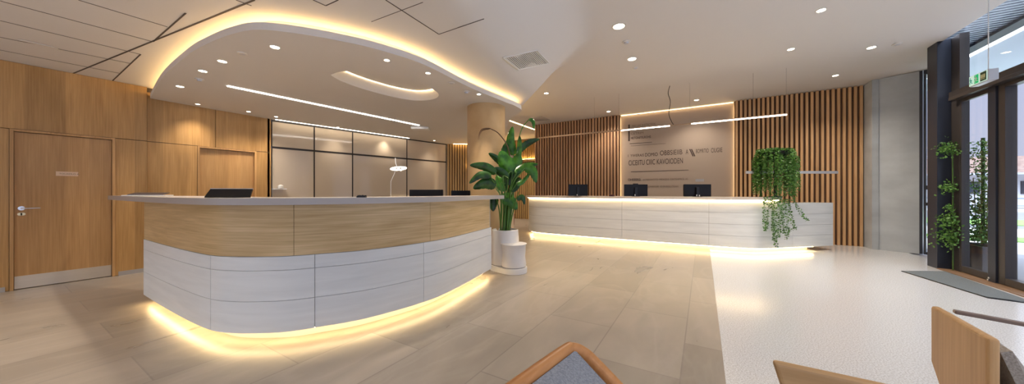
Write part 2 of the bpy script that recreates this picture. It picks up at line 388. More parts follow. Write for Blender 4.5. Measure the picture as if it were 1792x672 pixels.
# left wall: oak panels with two flush doors
XW = -7.5
wall = MB(); wall.box(XW-0.16, XW-0.07, -5, 3.05, 0, 2.92)
struct(wall.build('wall_left', M['joint']))
D1 = (0.207, 1.05); D2 = (1.96, 2.81); DT = 2.05
mb = MB(); g = 0.004
def panel(y0, y1, z0, z1, x1): mb.box(XW-0.07, x1, y0+g, y1-g, z0+g, z1-g)
for a, b in ((-5, -3.8), (-3.8, -2.6), (-2.6, -1.4), (-1.4, -0.2), (-0.2, D1[0]), (D1[1], 1.37)):
    panel(a, b, 0.0, DT, XW)
for a, b in ((-5, -2.6), (-2.6, -0.2), (-0.2, 1.37)): panel(a, b, DT, LOW, XW)
panel(1.37, D2[0], 0, DT, XW-0.035); panel(D2[1], 3.04, 0, DT, XW-0.035)
panel(1.37, 2.2, DT, CAN+.1, XW-0.035); panel(2.2, 3.04, DT, CAN+.1, XW-0.035)
struct(mb.build('wall_left', M['oak']))
mb = MB()
for a, b in ((-5, D1[0]-0.03), (D1[1]+0.03, 1.37)): mb.box(XW, XW+0.012, a, b, 0, 0.06)
struct(mb.build('baseboard_left', M['skirt']))
def door(nm, yr, xf, label_parts=True):
    root = empty(nm, (xf, (yr[0]+yr[1])/2, 0)); struct(root)
    f = MB(); t = 0.028
    f.box(xf-0.07, xf+0.012, yr[0]-0.001, yr[0]+t, 0, DT); f.box(xf-0.07, xf+0.012, yr[1]-t, yr[1]+0.001, 0, DT); f.box(xf-0.07, xf+0.012, yr[0]+t, yr[1]-t, DT-t, DT)
    f.build('door_frame', M['oakdoor'], root, bevel=0.002)
    l = MB(); l.box(xf-0.07, xf-0.028, yr[0]+t+.004, yr[1]-t-.004, 0.008, DT-t-.006); leaf_ = l.build('door_leaf', M['oakdoor'], root); leaf_['_at'] = root['_at']
    return root, leaf_
d1_root, d1 = door('door_1', D1, XW)
xl = XW-0.028
k = MB(); k.box(xl, xl+0.003, D1[0]+0.034, D1[1]-0.034, 0.01, 0.17); k.build('kick_plate', M['steel'], d1)
hy = 0.29
h = MB(); h.lathe([(0.0, 0), (0.026, 0), (0.026, 0.008), (0, 0.008)], n=24, cap=False)
h.v = [(xl+v[2], hy+v[0], 1.04+v[1]) for v in h.v]
h.tube([(xl, hy, 1.04), (xl+0.045, hy, 1.04), (xl+0.052, hy+0.012, 1.04), (xl+0.052, hy+0.135, 1.04)], 0.009, 12)
h.build('door_handle', M['chrome'], d1, smooth=True)
h = MB()
for dy in (-0.011, 0.011):
    q = MB(); q.lathe([(0.0, 0), (0.019, 0), (0.019, 0.007), (0, 0.007)], n=20, cap=False)
    h.add([(xl+v[2], hy+dy+v[0], 0.965+v[1]) for v in q.v], q.f)
h.build('lock_escutcheon', M['brass'], d1, smooth=True)
pl = MB(); pl.box(xl, xl+0.004, 0.545, 0.725, 1.47, 1.53); npl = pl.build('name_plate', M['plate'], d1)
def text(s, size, loc, rot, m, parent=None, name='lettering', ext=0.001, align='LEFT', sx=1.0):
    c = bpy.data.curves.new(name, 'FONT'); c.body = s; c.size = size; c.extrude = ext; c.align_x = align
    tmp = bpy.data.objects.new(name, c); COL.objects.link(tmp)
    dg = bpy.context.evaluated_depsgraph_get(); me = bpy.data.meshes.new_from_object(tmp.evaluated_get(dg))
    bpy.data.objects.remove(tmp, do_unlink=True)
    mtx = Matrix.Translation(Vector(loc)) @ rot.to_matrix().to_4x4() @ Matrix.Diagonal((sx, 1, 1, 1))
    me.transform(mtx)
    if parent is not None and parent.get('_at') is not None: me.transform(Matrix.Translation(-Vector(parent['_at'])))
    me.materials.clear(); me.materials.append(m)
    o = bpy.data.objects.new(name, me); COL.objects.link(o)
    if parent is not None: o.parent = parent
    return o
from mathutils import Euler
EX = Euler((R(90), 0, R(90)))     # text readable from +X
EY = Euler((R(90), 0, 0))         # text readable from -Y
text('TOUADLO A.', 0.028, (xl+0.0045, 0.57, 1.49), EX, M['text2'], d1)
d2 = door('door_2', D2, XW-0.035)

# tall glass wall behind the near desk
GA = Vector((-7.60, 3.10)); GB = Vector((-6.80, 7.42)); gd = (GB-GA).normalized(); gn = Vector((gd.y, -gd.x))
def on_glass(px):
    d = ray(px, 336); den = d.x*gd.y - d.y*gd.x
    t = (GA.x*gd.y - GA.y*gd.x)/den; p = Vector((d.x*t, d.y*t)); return (p-GA).dot(gd)
LG = (GB-GA).length
br = [0.0] + [on_glass(p) for p in (550, 617, 712)] + [LG]
mb = MB(); bk = MB()
bk.prism([GA - gn*0.06, GB - gn*0.06, GB - gn*0.16, GA - gn*0.16], 0, CAN+.1); struct(bk.build('wall_back_left', M['joint']))
for a, b in zip(br, br[1:]):
    pw = empty('window_1', (*(GA+gd*(a+b)/2), 0)); struct(pw)
    for z0, z1, nme in ((0.0, 2.15, 'glass_panel'), (2.19, CAN-0.03, 'glass_panel')):
        q = MB(); A = GA+gd*(a+.012); B = GA+gd*(b-.012); q.prism([A, B, B-gn*0.04, A-gn*0.04], z0, z1); q.build(nme, M['glasswall'], pw)
    q = MB(); A = GA+gd*(b-.014); B = GA+gd*(b+.012); q.prism([A+gn*.004, B+gn*.004, B-gn*0.06, A-gn*0.06], 0, CAN)
    A = GA+gd*a; B = GA+gd*b; q.prism([A+gn*.004, B+gn*.004, B-gn*0.06, A-gn*0.06], 2.152, 2.188)
    q.prism([A+gn*.003, B+gn*.003, B-gn*0.06, A-gn*0.06], CAN-.03, CAN)
    q.build('window_frame', M['dark'], pw)
q = MB(); A = GA+gd*.04+gn*.10; B = GA+gd*on_glass(712)+gn*.10
q.prism([A, B, B+gn*.025, A+gn*.025], CAN-.006, CAN+.01)
o = q.build('ceiling_light_line', M['ledw']); tag(o, 'thin glowing light line in the canopy along the tall beige glass wall', 'light strip')
mb = MB(); mb.box(XW-.12, XW-0.035, 3.0, 3.06, 0, CAN+.05); struct(mb.build('wall_left', M['oak']))

# golden slatted walls behind the column
def slat_wall(name, p0, p1, z0, z1, pitch, wd, dep, m, label, parentkind='thing', nrm=None):
    p0 = V2(p0); p1 = V2(p1); t = (p1-p0).normalized(); nn = Vector((t.y, -t.x)); L = (p1-p0).length
    root = empty(name, (*((p0+p1)/2), 0), label=label, cat='wall cladding')
    b = MB(); b.prism([p0-nn*.005, p1-nn*.005, p1-nn*.03, p0-nn*.03], z0, z1); b.build('backing_board', M['backing'], root)
    s = MB(); c = int(L/pitch); pt = L/c
    for i in range(c):
        a = p0+t*(i*pt+(pt-wd)/2); e = a+t*wd; s.prism([a+nn*dep, e+nn*dep, e-nn*.004, a-nn*.004], z0, z1)
    s.build('slats', m, root); return root
slat_wall('slatted_wall_panel', (-6.78, 7.44), (-5.25, 8.62), 0, CAN, 0.075, 0.05, 0.03, M['slat_g'],
          'golden ribbed timber wall with a glowing ledge, left of the round column')
mb = MB(); mb.prism([(-6.78, 7.49), (-5.22, 8.69), (-5.22, 8.85), (-6.9, 7.6)], 0, CAN+.1); struct(mb.build('wall_back', M['wall']))
slat_wall('slatted_wall_panel', (-9.4, 13.0), (-5.2, 13.0), 0, 3.66, 0.10, 0.065, 0.03, M['slat_g'],
          'golden ribbed timber wall far behind the tall leafy plant')
mb = MB(); mb.box(-9.5, -5.1, 13.04, 13.15, 0, 3.8); mb.box(-9.5, -9.4, 6.5, 13.1, 0, 3.8); mb.box(-5.28, -5.16, 10.62, 13.04, 0, 3.8)
struct(mb.build('wall_back', M['wall']))
# glowing ledges
def ledge(a, b, z, lab, m=None):
    a = V2(a); b = V2(b); t = (b-a).normalized(); nn = Vector((t.y, -t.x)); root = empty('wall_ledge', (*((a+b)/2), z), label=lab, cat='light ledge')
    q = MB(); q.prism([a+nn*.03, b+nn*.03, b+nn*.15, a+nn*.15], z-.10, z); q.build('shelf', M['slat_g'], root, bevel=.003)
    q = MB(); q.prism([a+nn*.05, b+nn*.05, b+nn*.085, a+nn*.085], z+.001, z+.012); q.build('light_strip', M['ledhi'], root)
ga0 = V2((-6.78, 7.44)); ga1 = V2((-5.25, 8.62))
ledge(ga0.lerp(ga1, .33), ga1, 2.02, 'short glowing timber ledge on the ribbed wall left of the round column')
ledge((-8.9, 13.0), (-6.3, 13.0), 2.75, 'long glowing timber ledge on the far golden wall behind the plant')
q = MB(); A = ga0.lerp(ga1, .1); nn = Vector(((ga1-ga0).y, -(ga1-ga0).x)).normalized(); A = A+nn*.06; B = ga1+nn*.06
q.prism([A, B, B+nn*.03, A+nn*.03], CAN-.008, CAN+.01)
o = q.build('ceiling_light_line', M['led']); tag(o, 'bright yellow light line at the top of the ribbed wall beside the column', 'light strip')

# back wall
YB = 10.5
mb = MB(); mb.box(-5.28, 3.30, YB+.14, YB+.25, 0, 3.8); struct(mb.build('wall_back', M['wall']))
XS0, XS1 = -2.26, 0.73
slat_wall('slatted_wall_panel', (-5.28, YB-.03), (XS0, YB-.03), 0, 3.69, 0.10, 0.052, 0.05, M['slat_d'],
          'dark walnut slatted wall on the left of the lettered wall panel')
slat_wall('slatted_wall_panel', (XS1, YB-.06), (3.26, YB-.06), 0, 3.69, 0.0905, 0.05, 0.05, M['slat_l'],
          'orange cedar slatted wall between the lettered panel and the concrete wall')
mb = MB(); mb.box(XS0-.10, XS1+.10, YB+.10, YB+.13, 0, 3.66)
lp = mb.build('lettered_wall_panel', mat('taupe_sign_panel', (0.42, 0.34, 0.28), 0.6))
tag(lp, 'smooth taupe wall panel carrying the dark lettering, lit along its edges', 'wall panel')
for x, lab in ((XS0-.05, 'vertical warm light strip along the left edge of the lettered panel'), (XS1+.03, 'vertical warm light strip along the right edge of the lettered panel')):
    mb = MB(); mb.box(x, x+.02, YB+.06, YB+.085, 0.2, 3.62); tag(mb.build('edge_light', M['leds']), lab, 'light strip')
mb = MB(); mb.box(XS0+.02, XS1-.02, YB+.05, YB+.06, 3.680, 3.688); tag(mb.build('edge_light', M['leds']), 'bright light line along the top of the lettered wall panel', 'light strip')

# lettering
YT = YB+.098
def S(px, py): return PY(px, py, YT)
lt = empty('wall_lettering', (-0.9, YT, 1.2), label='dark raised lettering, rules and logo marks on the taupe back wall', cat='sign')
def line(s, p0, px1, m=M['text'], hgt=0.16):
    a = S(*p0); bx = S(px1, p0[1]).x
    o = text(s, hgt*1.38, (0, 0, 0), EY, m, lt, 'text_line', 0.003)
    me = o.data; me.transform(Matrix.Translation(Vector(lt['_at'])))
    xs_ = [v.co.x for v in me.vertices]; x0, x1 = min(xs_), max(xs_); k = (bx-a.x)/(x1-x0)
    me.transform(Matrix.Translation(Vector((a.x, a.y, a.z))) @ Matrix.Diagonal((k, 1, 1, 1)) @ Matrix.Translation(Vector((-x0, 0, 0))))
    me.transform(Matrix.Translation(-Vector(lt['_at'])))
line('PIRLUM INSTICTOS', (1106, 223), 1147, M['text2'], .075)
line('CETRIM', (1104, 236), 1126, M['text2'], .075)
line('METONITIS,ROHS', (1104, 244), 1139, M['text'], .075)
line('I  YWERAIS', (1099, 275), 1127, M['text'], .085)
line('DOMIO', (1129, 274), 1151, M['text'], .11)
line('OBBSIEIIB', (1155, 272), 1194, M['text'], .15)
line('A', (1200, 270), 1204.5, M['text'], .15)
line('BOMRTIO', (1218, 268), 1240, M['text'], .12)
line('CIUGIIE', (1244.5, 267), 1264, M['text'], .13)
line('CICEIITU CIIIC KAVOIODEN', (1100, 289.5), 1195, M['text'], .165)
line('OHEEERB', (1099, 316.5), 1121, M['text'], .075)
line('ACMIEOINTITO  MIFAOS E  CINTEHIMICE, AS', (1125, 316), 1204, M['text2'], .055)
line('CONIEIOSIE  CI DI EIGILITIEAN', (1132, 328), 1187, M['text2'], .055)
q = MB()
for a, b, t in (((1099, 246), (1102.5, 217), 0), ):
    A = S(1099.5, 247); B = S(1102.5, 218); q.box(A.x, A.x+.045, YT-.006, YT+.003, A.z, B.z)
for a, b, t in (((1102, 252), (1141, 250), .012), ((1104, 255.5), (1165, 252.5), .006), ((1104, 301), (1205, 298.5), .012)):
    A = S(*a); B = S(*b); q.box(A.x, B.x, YT-.004, YT+.003, A.z, A.z+t)
for px, dx in ((1207, 0), (1210, 0)):
    A = S(px, 261); B = S(px+6, 273.5); q.obox(((A.x+B.x)/2, YT-.001, (A.z+B.z)/2), (B-A), (0, 1, 0), (B-A).cross(Vector((0, 1, 0))), (B-A).length/2, .004, .013)
q.build('rule_marks', M['text'], lt)
q = MB(); A = S(1217, 318); B = S(1232, 313); q.box(A.x, B.x, YT-.004, YT+.003, A.z, B.z); q.build('pale_tag', mat('pale_blue_tag', (.42, .42, .45), .6), lt)

# concrete wall and glazing on the right
def pl3(pts, th, z0, z1, name, m):
    q = MB(); pts = [V2(p) for p in pts]; inn = offset(pts, th); ribbon(q, pts, inn, z0, z1); return q.build(name, m)
cz = 3.69
struct(pl3([(3.27, 10.60), (3.265, 10.00)], -.10, 0, cz, 'wall_right', M['concrete']))
cv = catmull([V2((3.262, 10.025)), V2((3.52, 9.86)), V2((3.76, 9.76))], 6)
struct(pl3(cv, .22, 0, cz, 'wall_right', M['concrete']))
w2 = empty('window_2', (3.9, 9.6, 0)); struct(w2)
q = MB(); q.prism([(3.75, 9.765), (3.79, 9.74), (3.86, 9.86), (3.80, 9.90)], 0, cz); q.prism([(3.80, 9.733), (3.822, 9.715), (3.85, 9.75), (3.83, 9.77)], 0, cz)
q.prism([(4.03, 9.55), (4.08, 9.51), (4.14, 9.58), (4.08, 9.62)], 0, cz)
for z0, z1 in ((0, .05), (0.98, 1.04), (1.30, 1.38), (3.60, 3.69)): q.prism([(3.80, 9.735), (4.04, 9.54), (4.07, 9.57), (3.83, 9.765)], z0, z1)
q.build('window_frame', M['frame'], w2)
q = MB(); q.prism([(3.81, 9.74), (4.04, 9.553), (4.044, 9.557), (3.814, 9.744)], .05, 3.6); q.build('window_pane', M['glass'], w2)
struct(pl3([(4.06, 9.52), (3.50, 8.25)], -.05, 0, 3.95, 'wall_right', M['frame']))

XG = 3.43
q = MB(); q.box(3.28, XG, 8.03, 8.30, 0, 3.72); struct(q.build('trim_2', M['frame'], bevel=.004))
d3 = empty('door_3', (XG+.06, 7.5, 0)); struct(d3)
q = MB(); q.box(XG, XG+.10, 7.84, 8.06, 0, 3.72); q.build('door_frame', M['frame2'], d3, bevel=.004)
q = MB(); q.box(XG, XG+.045, 7.235, 7.262, .02, 2.72); q.box(XG, XG+.045, 7.80, 7.838, .02, 2.72)
q.box(XG, XG+.045, 7.262, 7.80, .02, .11); q.box(XG, XG+.045, 7.262, 7.80, 2.64, 2.72); q.build('door_leaf_frame', M['frame2'], d3, bevel=.003)
q = MB(); q.box(XG+.018, XG+.026, 7.262, 7.80, .11, 2.64); q.build('door_glass', M['glass'], d3)
q = MB(); q.box(XG-.02, XG+.12, 7.09, 7.23, 0, 2.74); q.build('mullion', M['frame'], d3, bevel=.004)
q = MB()
for dz in (0.02, .05): q.box(XG-.03, XG-.02, 7.22-dz*.6, 7.235-dz*.6, dz, dz+.02)
q.build('floor_catch', M['white'], d3)
d4 = empty('door_4', (XG+.06, 6.4, 0)); struct(d4)
q = MB(); q.box(XG, XG+.10, 6.97, 7.085, .02, 2.72); q.box(XG, XG+.10, 5.85, 5.95, .02, 2.72); q.box(XG, XG+.10, 5.95, 6.97, .02, .11); q.box(XG, XG+.10, 5.95, 6.97, 2.64, 2.72)
q.build('door_leaf_frame', M['frame2'], d4, bevel=.003)
q = MB(); q.box(XG+.045, XG+.055, 5.95, 6.97, .11, 2.64); q.build('door_glass', M['glass'], d4)
q = MB(); q.box(XG-.03, XG+.10, 5.0, 8.03, 2.72, 2.85); q.box(XG-.09, XG+.02, 5.0, 7.9, 2.69, 2.74); struct(q.build('trim_3', M['frame2'], bevel=.004))
q = MB(); q.box(XG+.045, XG+.055, 5.0, 7.84, 2.85, 3.93); struct(q.build('window_3', M['glass']))
for i, (y0, y1) in enumerate(((3.0, 5.8), (0.2, 2.9), (-2.6, 0.1), (-5.0, -2.7))):
    wr = empty('window_%d' % (4+i), (XG+.05, (y0+y1)/2, 0)); struct(wr)
    q = MB(); q.box(XG, XG+.1, y0, y0+.07, 0, 3.72); q.box(XG, XG+.1, y1-.07, y1, 0, 3.72); q.box(XG, XG+.1, y0+.07, y1-.07, 0, .1); q.box(XG, XG+.1, y0+.07, y1-.07, 3.62, 3.72)
    q.build('window_frame', M['frame'], wr)
    q = MB(); q.box(XG+.045, XG+.055, y0+.07, y1-.07, .1, 3.62); q.build('window_pane', M['glass'], wr)
q = MB(); q.box(3.27, 3.62, -5, 8.02, 0.0, 0.012); struct(q.build('trim_4', M['woodsill']))
# rear wall behind the camera
for i in range(6):
    x0_, x1_ = -9.5+2.16*i, -9.5+2.16*(i+1); wr = empty('window_%d' % (8+i), ((x0_+x1_)/2, -5.06, 0)); struct(wr)
    q = MB(); q.box(x0_, x0_+.06, -5.12, -5.0, 0, 3.7); q.box(x1_-.06, x1_, -5.12, -5.0, 0, 3.7); q.box(x0_+.06, x1_-.06, -5.12, -5.0, 0, .1); q.box(x0_+.06, x1_-.06, -5.12, -5.0, 3.6, 3.7)
    q.build('window_frame', M['frame'], wr)
    q = MB(); q.box(x0_+.06, x1_-.06, -5.066, -5.056, .1, 3.6); q.build('window_pane', M['glass'], wr)

# ------------------------------------------------------------------ canopy over the near desk
rim_px = [(253, 163), (285, 135), (329, 96), (364, 76), (405, 60), (450, 52), (516, 58), (592, 71), (668, 88.5), (744, 114), (820, 152), (880, 177), (903, 186)]
rim = [V2(P(x, y, CAN)) for x, y in rim_px]
rim = [V2((XW+.0, 1.40))] + rim[1:] + [V2((-2.86, 5.12)), V2((-3.35, 5.55)), V2((-4.2, 6.7)), V2((-5.2, 8.25))]
rimc = catmull(rim, 8); outl = rimc + [V2((-5.4, 8.7)), V2((-6.6, 7.75)), V2((-7.0, 7.5)), V2((-7.6, 3.3)), V2((-7.56, 3.06)), V2((-7.53, 2.0))]
ov_px = [(578, 131), (600, 125), (640, 127), (700, 137), (745, 150), (767, 164), (760, 173), (730, 176), (690, 170), (640, 157), (600, 143)]
ov = catmull([V2(P(x, y, CAN)) for x, y in ov_px] + [V2(P(*ov_px[0], CAN))], 6)[:-1]
can = empty('ceiling_canopy', (-4.5, 4, CAN), label='large curved dropped ceiling canopy with glowing cove edge above the near desk', cat='ceiling canopy')
def fill2(loops, z, name, m, parent):
    bm = bmesh.new(); ed = []
    for lp_ in loops:
        vv = [bm.verts.new((p.x, p.y, z)) for p in lp_]; ed += [bm.edges.new((vv[i], vv[(i+1) % len(vv)])) for i in range(len(vv))]
    bmesh.ops.triangle_fill(bm, use_beauty=True, use_dissolve=False, edges=ed)
    vs = [tuple(v.co) for v in bm.verts]; bm.verts.index_update(); fs = [tuple(v.index for v in f.verts) for f in bm.faces]; bm.free()
    return vs, fs
b = MB()
for z in (CAN, CAN+.07):
    b.add(*fill2([outl, ov], z, '', None, None))
nn_ = len(outl)
b.add([(p.x, p.y, CAN) for p in outl] + [(p.x, p.y, CAN+.07) for p in outl], [(i, (i+1) % nn_, nn_+(i+1) % nn_, nn_+i) for i in range(nn_)])
b.build('soffit_board', M['canopy'], can)
nn_ = len(ov); b = MB(); HC = LOW-.012
b.add([(p.x, p.y, CAN) for p in ov] + [(p.x, p.y, HC) for p in ov], [(i, (i+1) % nn_, nn_+(i+1) % nn_, nn_+i) for i in range(nn_)])
b.build('oval_recess_rim', M['canopy'], can, smooth=True)
b = MB(); b.add([(p.x, p.y, HC) for p in ov], [tuple(range(nn_))]); b.build('oval_recess_top', M['canopy'], can)
b = MB(); cen = sum(ov, Vector((0, 0)))/nn_
o1 = [cen+(p-cen)*.99 for p in ov]; o2 = [cen+(p-cen)*.972 for p in ov]
b.add([(p.x, p.y, HC-.006) for p in o1]+[(p.x, p.y, HC-.006) for p in o2]+[(p.x, p.y, HC-.0) for p in o1]+[(p.x, p.y, HC) for p in o2],
      [f for i in range(nn_) for j in [(i+1) % nn_] for f in ((i, j, nn_+j, nn_+i), (i, j, 2*nn_+j, 2*nn_+i), (nn_+i, nn_+j, 3*nn_+j, 3*nn_+i))])
b.build('oval_light_strip', mat('oval_warm_led', (1, .9, .7), .5, emit=(1, .74, .42), estr=7), can)
# upstand and cove strip (travel direction keeps the inside on the left)
up = resample(rimc, .06); b = MB(); ribbon(b, offset(up, .17), offset(up, .19), CAN+.07, LOW-.002)
b.build('cove_upstand', M['canopy'], can, smooth=True)
b = MB(); ribbon(b, offset(up, .12), offset(up, .145), CAN+.071, CAN+.085); b.build('cove_light_strip', M['led'], can)
# linear light set in the canopy
a_, b_ = P(398, 150, CAN), P(733, 219, CAN)
q = MB(); q.bar(a_+Vector((0, 0, -.002)), b_+Vector((0, 0, -.002)), .045, .012); o = q.build('linear_ceiling_light', mat('white_linear_led', (1, 1, 1), .5, emit=(1, .93, .86), estr=16))
tag(o, 'long straight white light line set in the canopy above the near desk', 'linear light')
pb = P(736, 225, CAN-.03)
q = MB(); dd = (b_-a_).normalized(); sd = Vector((dd.y, -dd.x, 0)); q.obox(pb, dd+sd*1.2, sd-dd*1.2, (0, 0, 1), .20, .10, .028)
o = q.build('ceiling_sensor_box', M['white'], bevel=.008); tag(o, 'flat white box fixed to the canopy at the end of the long light line', 'sensor box')

# ------------------------------------------------------------------ downlights
def make_downlight(r=.045):
    root = empty('downlight', (0, 0, 0), world=False)
    q = MB(); q.lathe([(r*1.35, 0), (r*1.35, -.004), (r*1.05, -.006), (r, 0.0)], n=28, cap=False); q.build('trim_ring', M['trimring'], root, smooth=True)
    q = MB(); q.lathe([(0.001, -.003), (r, -.003)], n=28, cap=False); q.build('lens', M['lens'], root)
    return root
proto = make_downlight()
can_dl = [(481, 82), (389, 107), (355, 124), (315, 151), (677, 105), (749, 127.5), (838, 164.5), (346, 182), (435, 195), (483, 204), (591, 222.5), (676, 236), (760, 246)]
main_dl = [(1083, 46, 1.7), (1106, 103, 1.5), (1437, 17.5, 1), (1384, 86, 1), (1525, 83, 1.15), (1462, 132, 1), (1219, 175, 1.1), (956, 163, 1.1), (1065, 195, 1.1)]
can_lab = ['bright round downlight in the canopy straight under the cove\'s left curve', 'second downlight from the cove, left half of the canopy', 'downlight between two others on the left of the canopy',
           'downlight nearest the timber wall corner on the canopy', 'downlight just above the oval ceiling recess', 'small downlight right of the oval recess, beyond its upper edge', 'small downlight in the canopy just above the round column',
           'small downlight near the wall, above the oak panel between the two doors', 'small downlight beside the oak wall above the second door', 'small downlight over the left end of the glass wall',
           'small downlight over the second glass panel', 'small downlight over the third glass panel', 'small downlight over the last glass panel']
main_lab = ['largest round downlight on the high ceiling, above the ring detector', 'second largest downlight on the high ceiling, beyond the ring detector', 'downlight at the top edge of the picture on the high ceiling',
            'downlight on the high ceiling in front of the cedar slatted wall', 'downlight nearest the entrance doors on the high ceiling', 'downlight closest to the cedar slatted wall', 'downlight in front of the lettered wall panel',
            'downlight on the ceiling between column and walnut slats', 'downlight just in front of the walnut slatted wall']
def spot(parent, p, watts, size=115, col=WARM, blend=.8):
    l = bpy.data.lights.new('downlight_lamp', 'SPOT'); l.energy = watts; l.color = col; l.spot_size = R(size); l.spot_blend = blend; l.shadow_soft_size = .05
    o = bpy.data.objects.new('lamp', l); COL.objects.link(o); o.parent = parent; o.location = (0, 0, -.02); return o
for i, (x, y) in enumerate(can_dl):
    o = proto if i == 0 else copy_tree(proto)
    p = P(x, y, CAN); o.location = p; o.scale = ((.85,)*2+(1,)) if i < 4 else (.62, .62, 1); o['label'] = can_lab[i]; o['category'] = 'downlight'; o['group'] = 'downlights in the canopy'
for i, (x, y, s) in enumerate(main_dl):
    o = copy_tree(proto); p, n_ = on_ceiling(x, y); o.location = p; o.scale = (s, s, 1)
    o['label'] = main_lab[i]; o['category'] = 'downlight'; o['group'] = 'downlights on the high ceiling'
dls = [o for o in COL.objects if o.name.startswith('downlight') and o.type == 'EMPTY']
for o in dls:
    if o['label'] == can_lab[6]: spot(o, None, SPOT_W*.9, 110); continue
    far_ = o.location.y > 6
    spot(o, None, SPOT_W*(1.0 if o.location.z > 3 else (.22 if o.location.y > 3.2 and o.location.x < -5.5 else .5)), 120 if o.location.z > 3 else 125)
# unseen downlights added outside the view to light the room
for (x, y) in ((-5.5, -1.2), (-3.0, -1.2), (-5.5, -3.6), (-3.0, -3.6), (1.2, -.8), (1.2, -3.2), (2.2, 2.2)):
    o = copy_tree(proto); o.location = (x, y, zc(x, y)); o['label'] = 'unseen round downlight added in the ceiling behind the viewer'; o['category'] = 'downlight'; o['group'] = 'downlights behind the viewer'
    for c in o.children:
        if c.type == 'LIGHT': c.data = c.data.copy(); c.data.energy = SPOT_W*1.2

a_, b_ = P(880, 207, HIGH-.004), P(936, 227, HIGH-.004)
q = MB(); q.bar(a_, b_, .06, .01); tag(q.build('ceiling_light_line', M['led']), 'slanting light line in the far high ceiling behind the tall plant', 'light strip')
for (x, y) in ((-6.9, 11.3), (-7.6, 9.6), (-5.9, 12.3)):  # extra downlights added to brighten the far passage and its golden wall
    o = copy_tree(proto); o.location = (x, y, zc(x, y)); o['label'] = 'downlight added to brighten the far passage behind the round column'; o['category'] = 'downlight'; o['group'] = 'downlights over the far passage'
    for c in o.children:
        if c.type == 'LIGHT': c.data = c.data.copy(); c.data.energy = SPOT_W*1.3
# detectors, vents, air diffuser
def detector(px, py, r, lab, flat=False, z=None):
    p = on_ceiling(px, py)[0] if z is None else P(px, py, z); root = empty('smoke_detector', p, label=lab, cat='detector')
    q = MB(); q.lathe([(r, 0), (r, -.008), (r*.9, -.012), (r*.6, -.012)], p, 28, cap=False); q.build('detector_base', M['trimring'], root, smooth=True)
    q = MB(); q.lathe([(r*.6, -.012), (r*.5, -.03 if not flat else -.014), (.001, -.032 if not flat else -.015)], p, 28, cap=False); q.build('detector_cap', M['alu'], root, smooth=True)
detector(1096, 73, .065, 'ring-shaped smoke detector beside the largest downlight')
detector(1112, 118, .05, 'small detector between the second large downlight and the pendant cord')
detector(1570, 77, .06, 'flat round detector on the high ceiling nearest the entrance', True)
detector(349, 138, .045, 'small detector among the downlights at the canopy\'s left', z=CAN)
detector(424, 93, .045, 'small flat detector on the canopy under the left cove curve', True, z=CAN)
detector(790, 145, .045, 'small flat detector on the canopy, right of the oval recess', True, z=CAN)
detector(816, 160, .05, 'small round detector on the canopy beside the round column', z=CAN)
def vent(corners, lab):
    ps = [on_ceiling(*c)[0] - Vector((0, 0, .008)) for c in corners]
    root = empty('ceiling_vent', sum(ps, Vector())/4, label=lab, cat='air vent')
    A, B, C_, D_ = ps; n_ = (B-A).cross(D_-A).normalized()
    q = MB(); q.add([*ps, *[p+Vector((0, 0, .004)) for p in ps]], [(0, 1, 2, 3), (4, 5, 6, 7), (0, 1, 5, 4), (1, 2, 6, 5), (2, 3, 7, 6), (3, 0, 4, 7)]); q.build('duct_backing', M['dark'], root)
    q = MB()
    for a, b in ((A, B), (B, C_), (C_, D_), (D_, A)): q.bar(a, b, .022, .014)
    q.build('vent_frame', M['trimring'], root)
    q = MB(); N = 18
    for i in range(1, N): q.bar(A.lerp(B, i/N), D_.lerp(C_, i/N), .012, .010)
    q.build('louvres', M['trimring'], root)
vent([(880, 100), (939, 87), (961, 110), (907, 121)], 'square louvred ceiling vent just right of the glowing canopy edge')
vent([(934, 206), (946, 203), (962, 210), (937, 212)], 'small far ceiling vent above the walnut slatted wall')
p = P(68, 77, LOW-.004); q = MB(); d_ = (P(100, 86, LOW)-P(40, 72, LOW)).normalized()
q.lathe([(.13, 0), (.12, -.008), (.001, -.01)], (0, 0, 0), 24, cap=False, sx=1, sy=.22); an = math.atan2(d_.y, d_.x)
q.v = [(p.x+v[0]*math.cos(an)-v[1]*math.sin(an), p.y+v[0]*math.sin(an)+v[1]*math.cos(an), p.z+v[2]) for v in q.v]
tag(q.build('ceiling_speaker', M['trimring'], smooth=True), 'slim oval speaker in the tiled ceiling above the first oak door', 'speaker')

# ------------------------------------------------------------------ column
cc = D(851, 5.6); CR = .33
q = MB(); q.lathe([(CR, 0), (CR, CAN)], (cc.x, cc.y, 0), 72); col_o = q.build('round_column', M['column'], smooth=True); struct(col_o)
tag(col_o, 'round tan plaster column rising to the canopy behind the desk end', 'column')

# ------------------------------------------------------------------ reception desks
def cladding(path, z0, z1, levels, breaks, th, m, parent, name, gap=.002, off=0.0):
    """curved cladding built as panels with fine open joints; path is resampled"""
    q = MB(); n_ = len(path); idx = [0]+breaks+[n_-1]; zs = [z0]+levels+[z1]
    T = [(path[i+1]-path[i]).normalized() for i in range(n_-1)]
    for a, b in zip(idx, idx[1:]):
        seg = [p.copy() for p in path[a:b+1]]
        if a != 0: seg[0] = seg[0]+T[a]*gap
        if b != n_-1: seg[-1] = seg[-1]-T[b-1]*gap
        full = path[a:b+1]
        o_ = offset(full, off); i_ = offset(full, off+th)
        if a != 0: o_[0] = o_[0]+T[a]*gap; i_[0] = i_[0]+T[a]*gap
        if b != n_-1: o_[-1] = o_[-1]-T[b-1]*gap; i_[-1] = i_[-1]-T[b-1]*gap
        for c, d in zip(zs, zs[1:]): ribbon(q, o_, i_, c+(gap*.8 if c != z0 else 0), d-(gap*.8 if d != z1 else 0))
    return q.build(name, m, parent, smooth=True, angle=30)
def near_idx(path, pt): return min(range(1, len(path)-1), key=lambda i: (path[i]-V2(pt)).length)

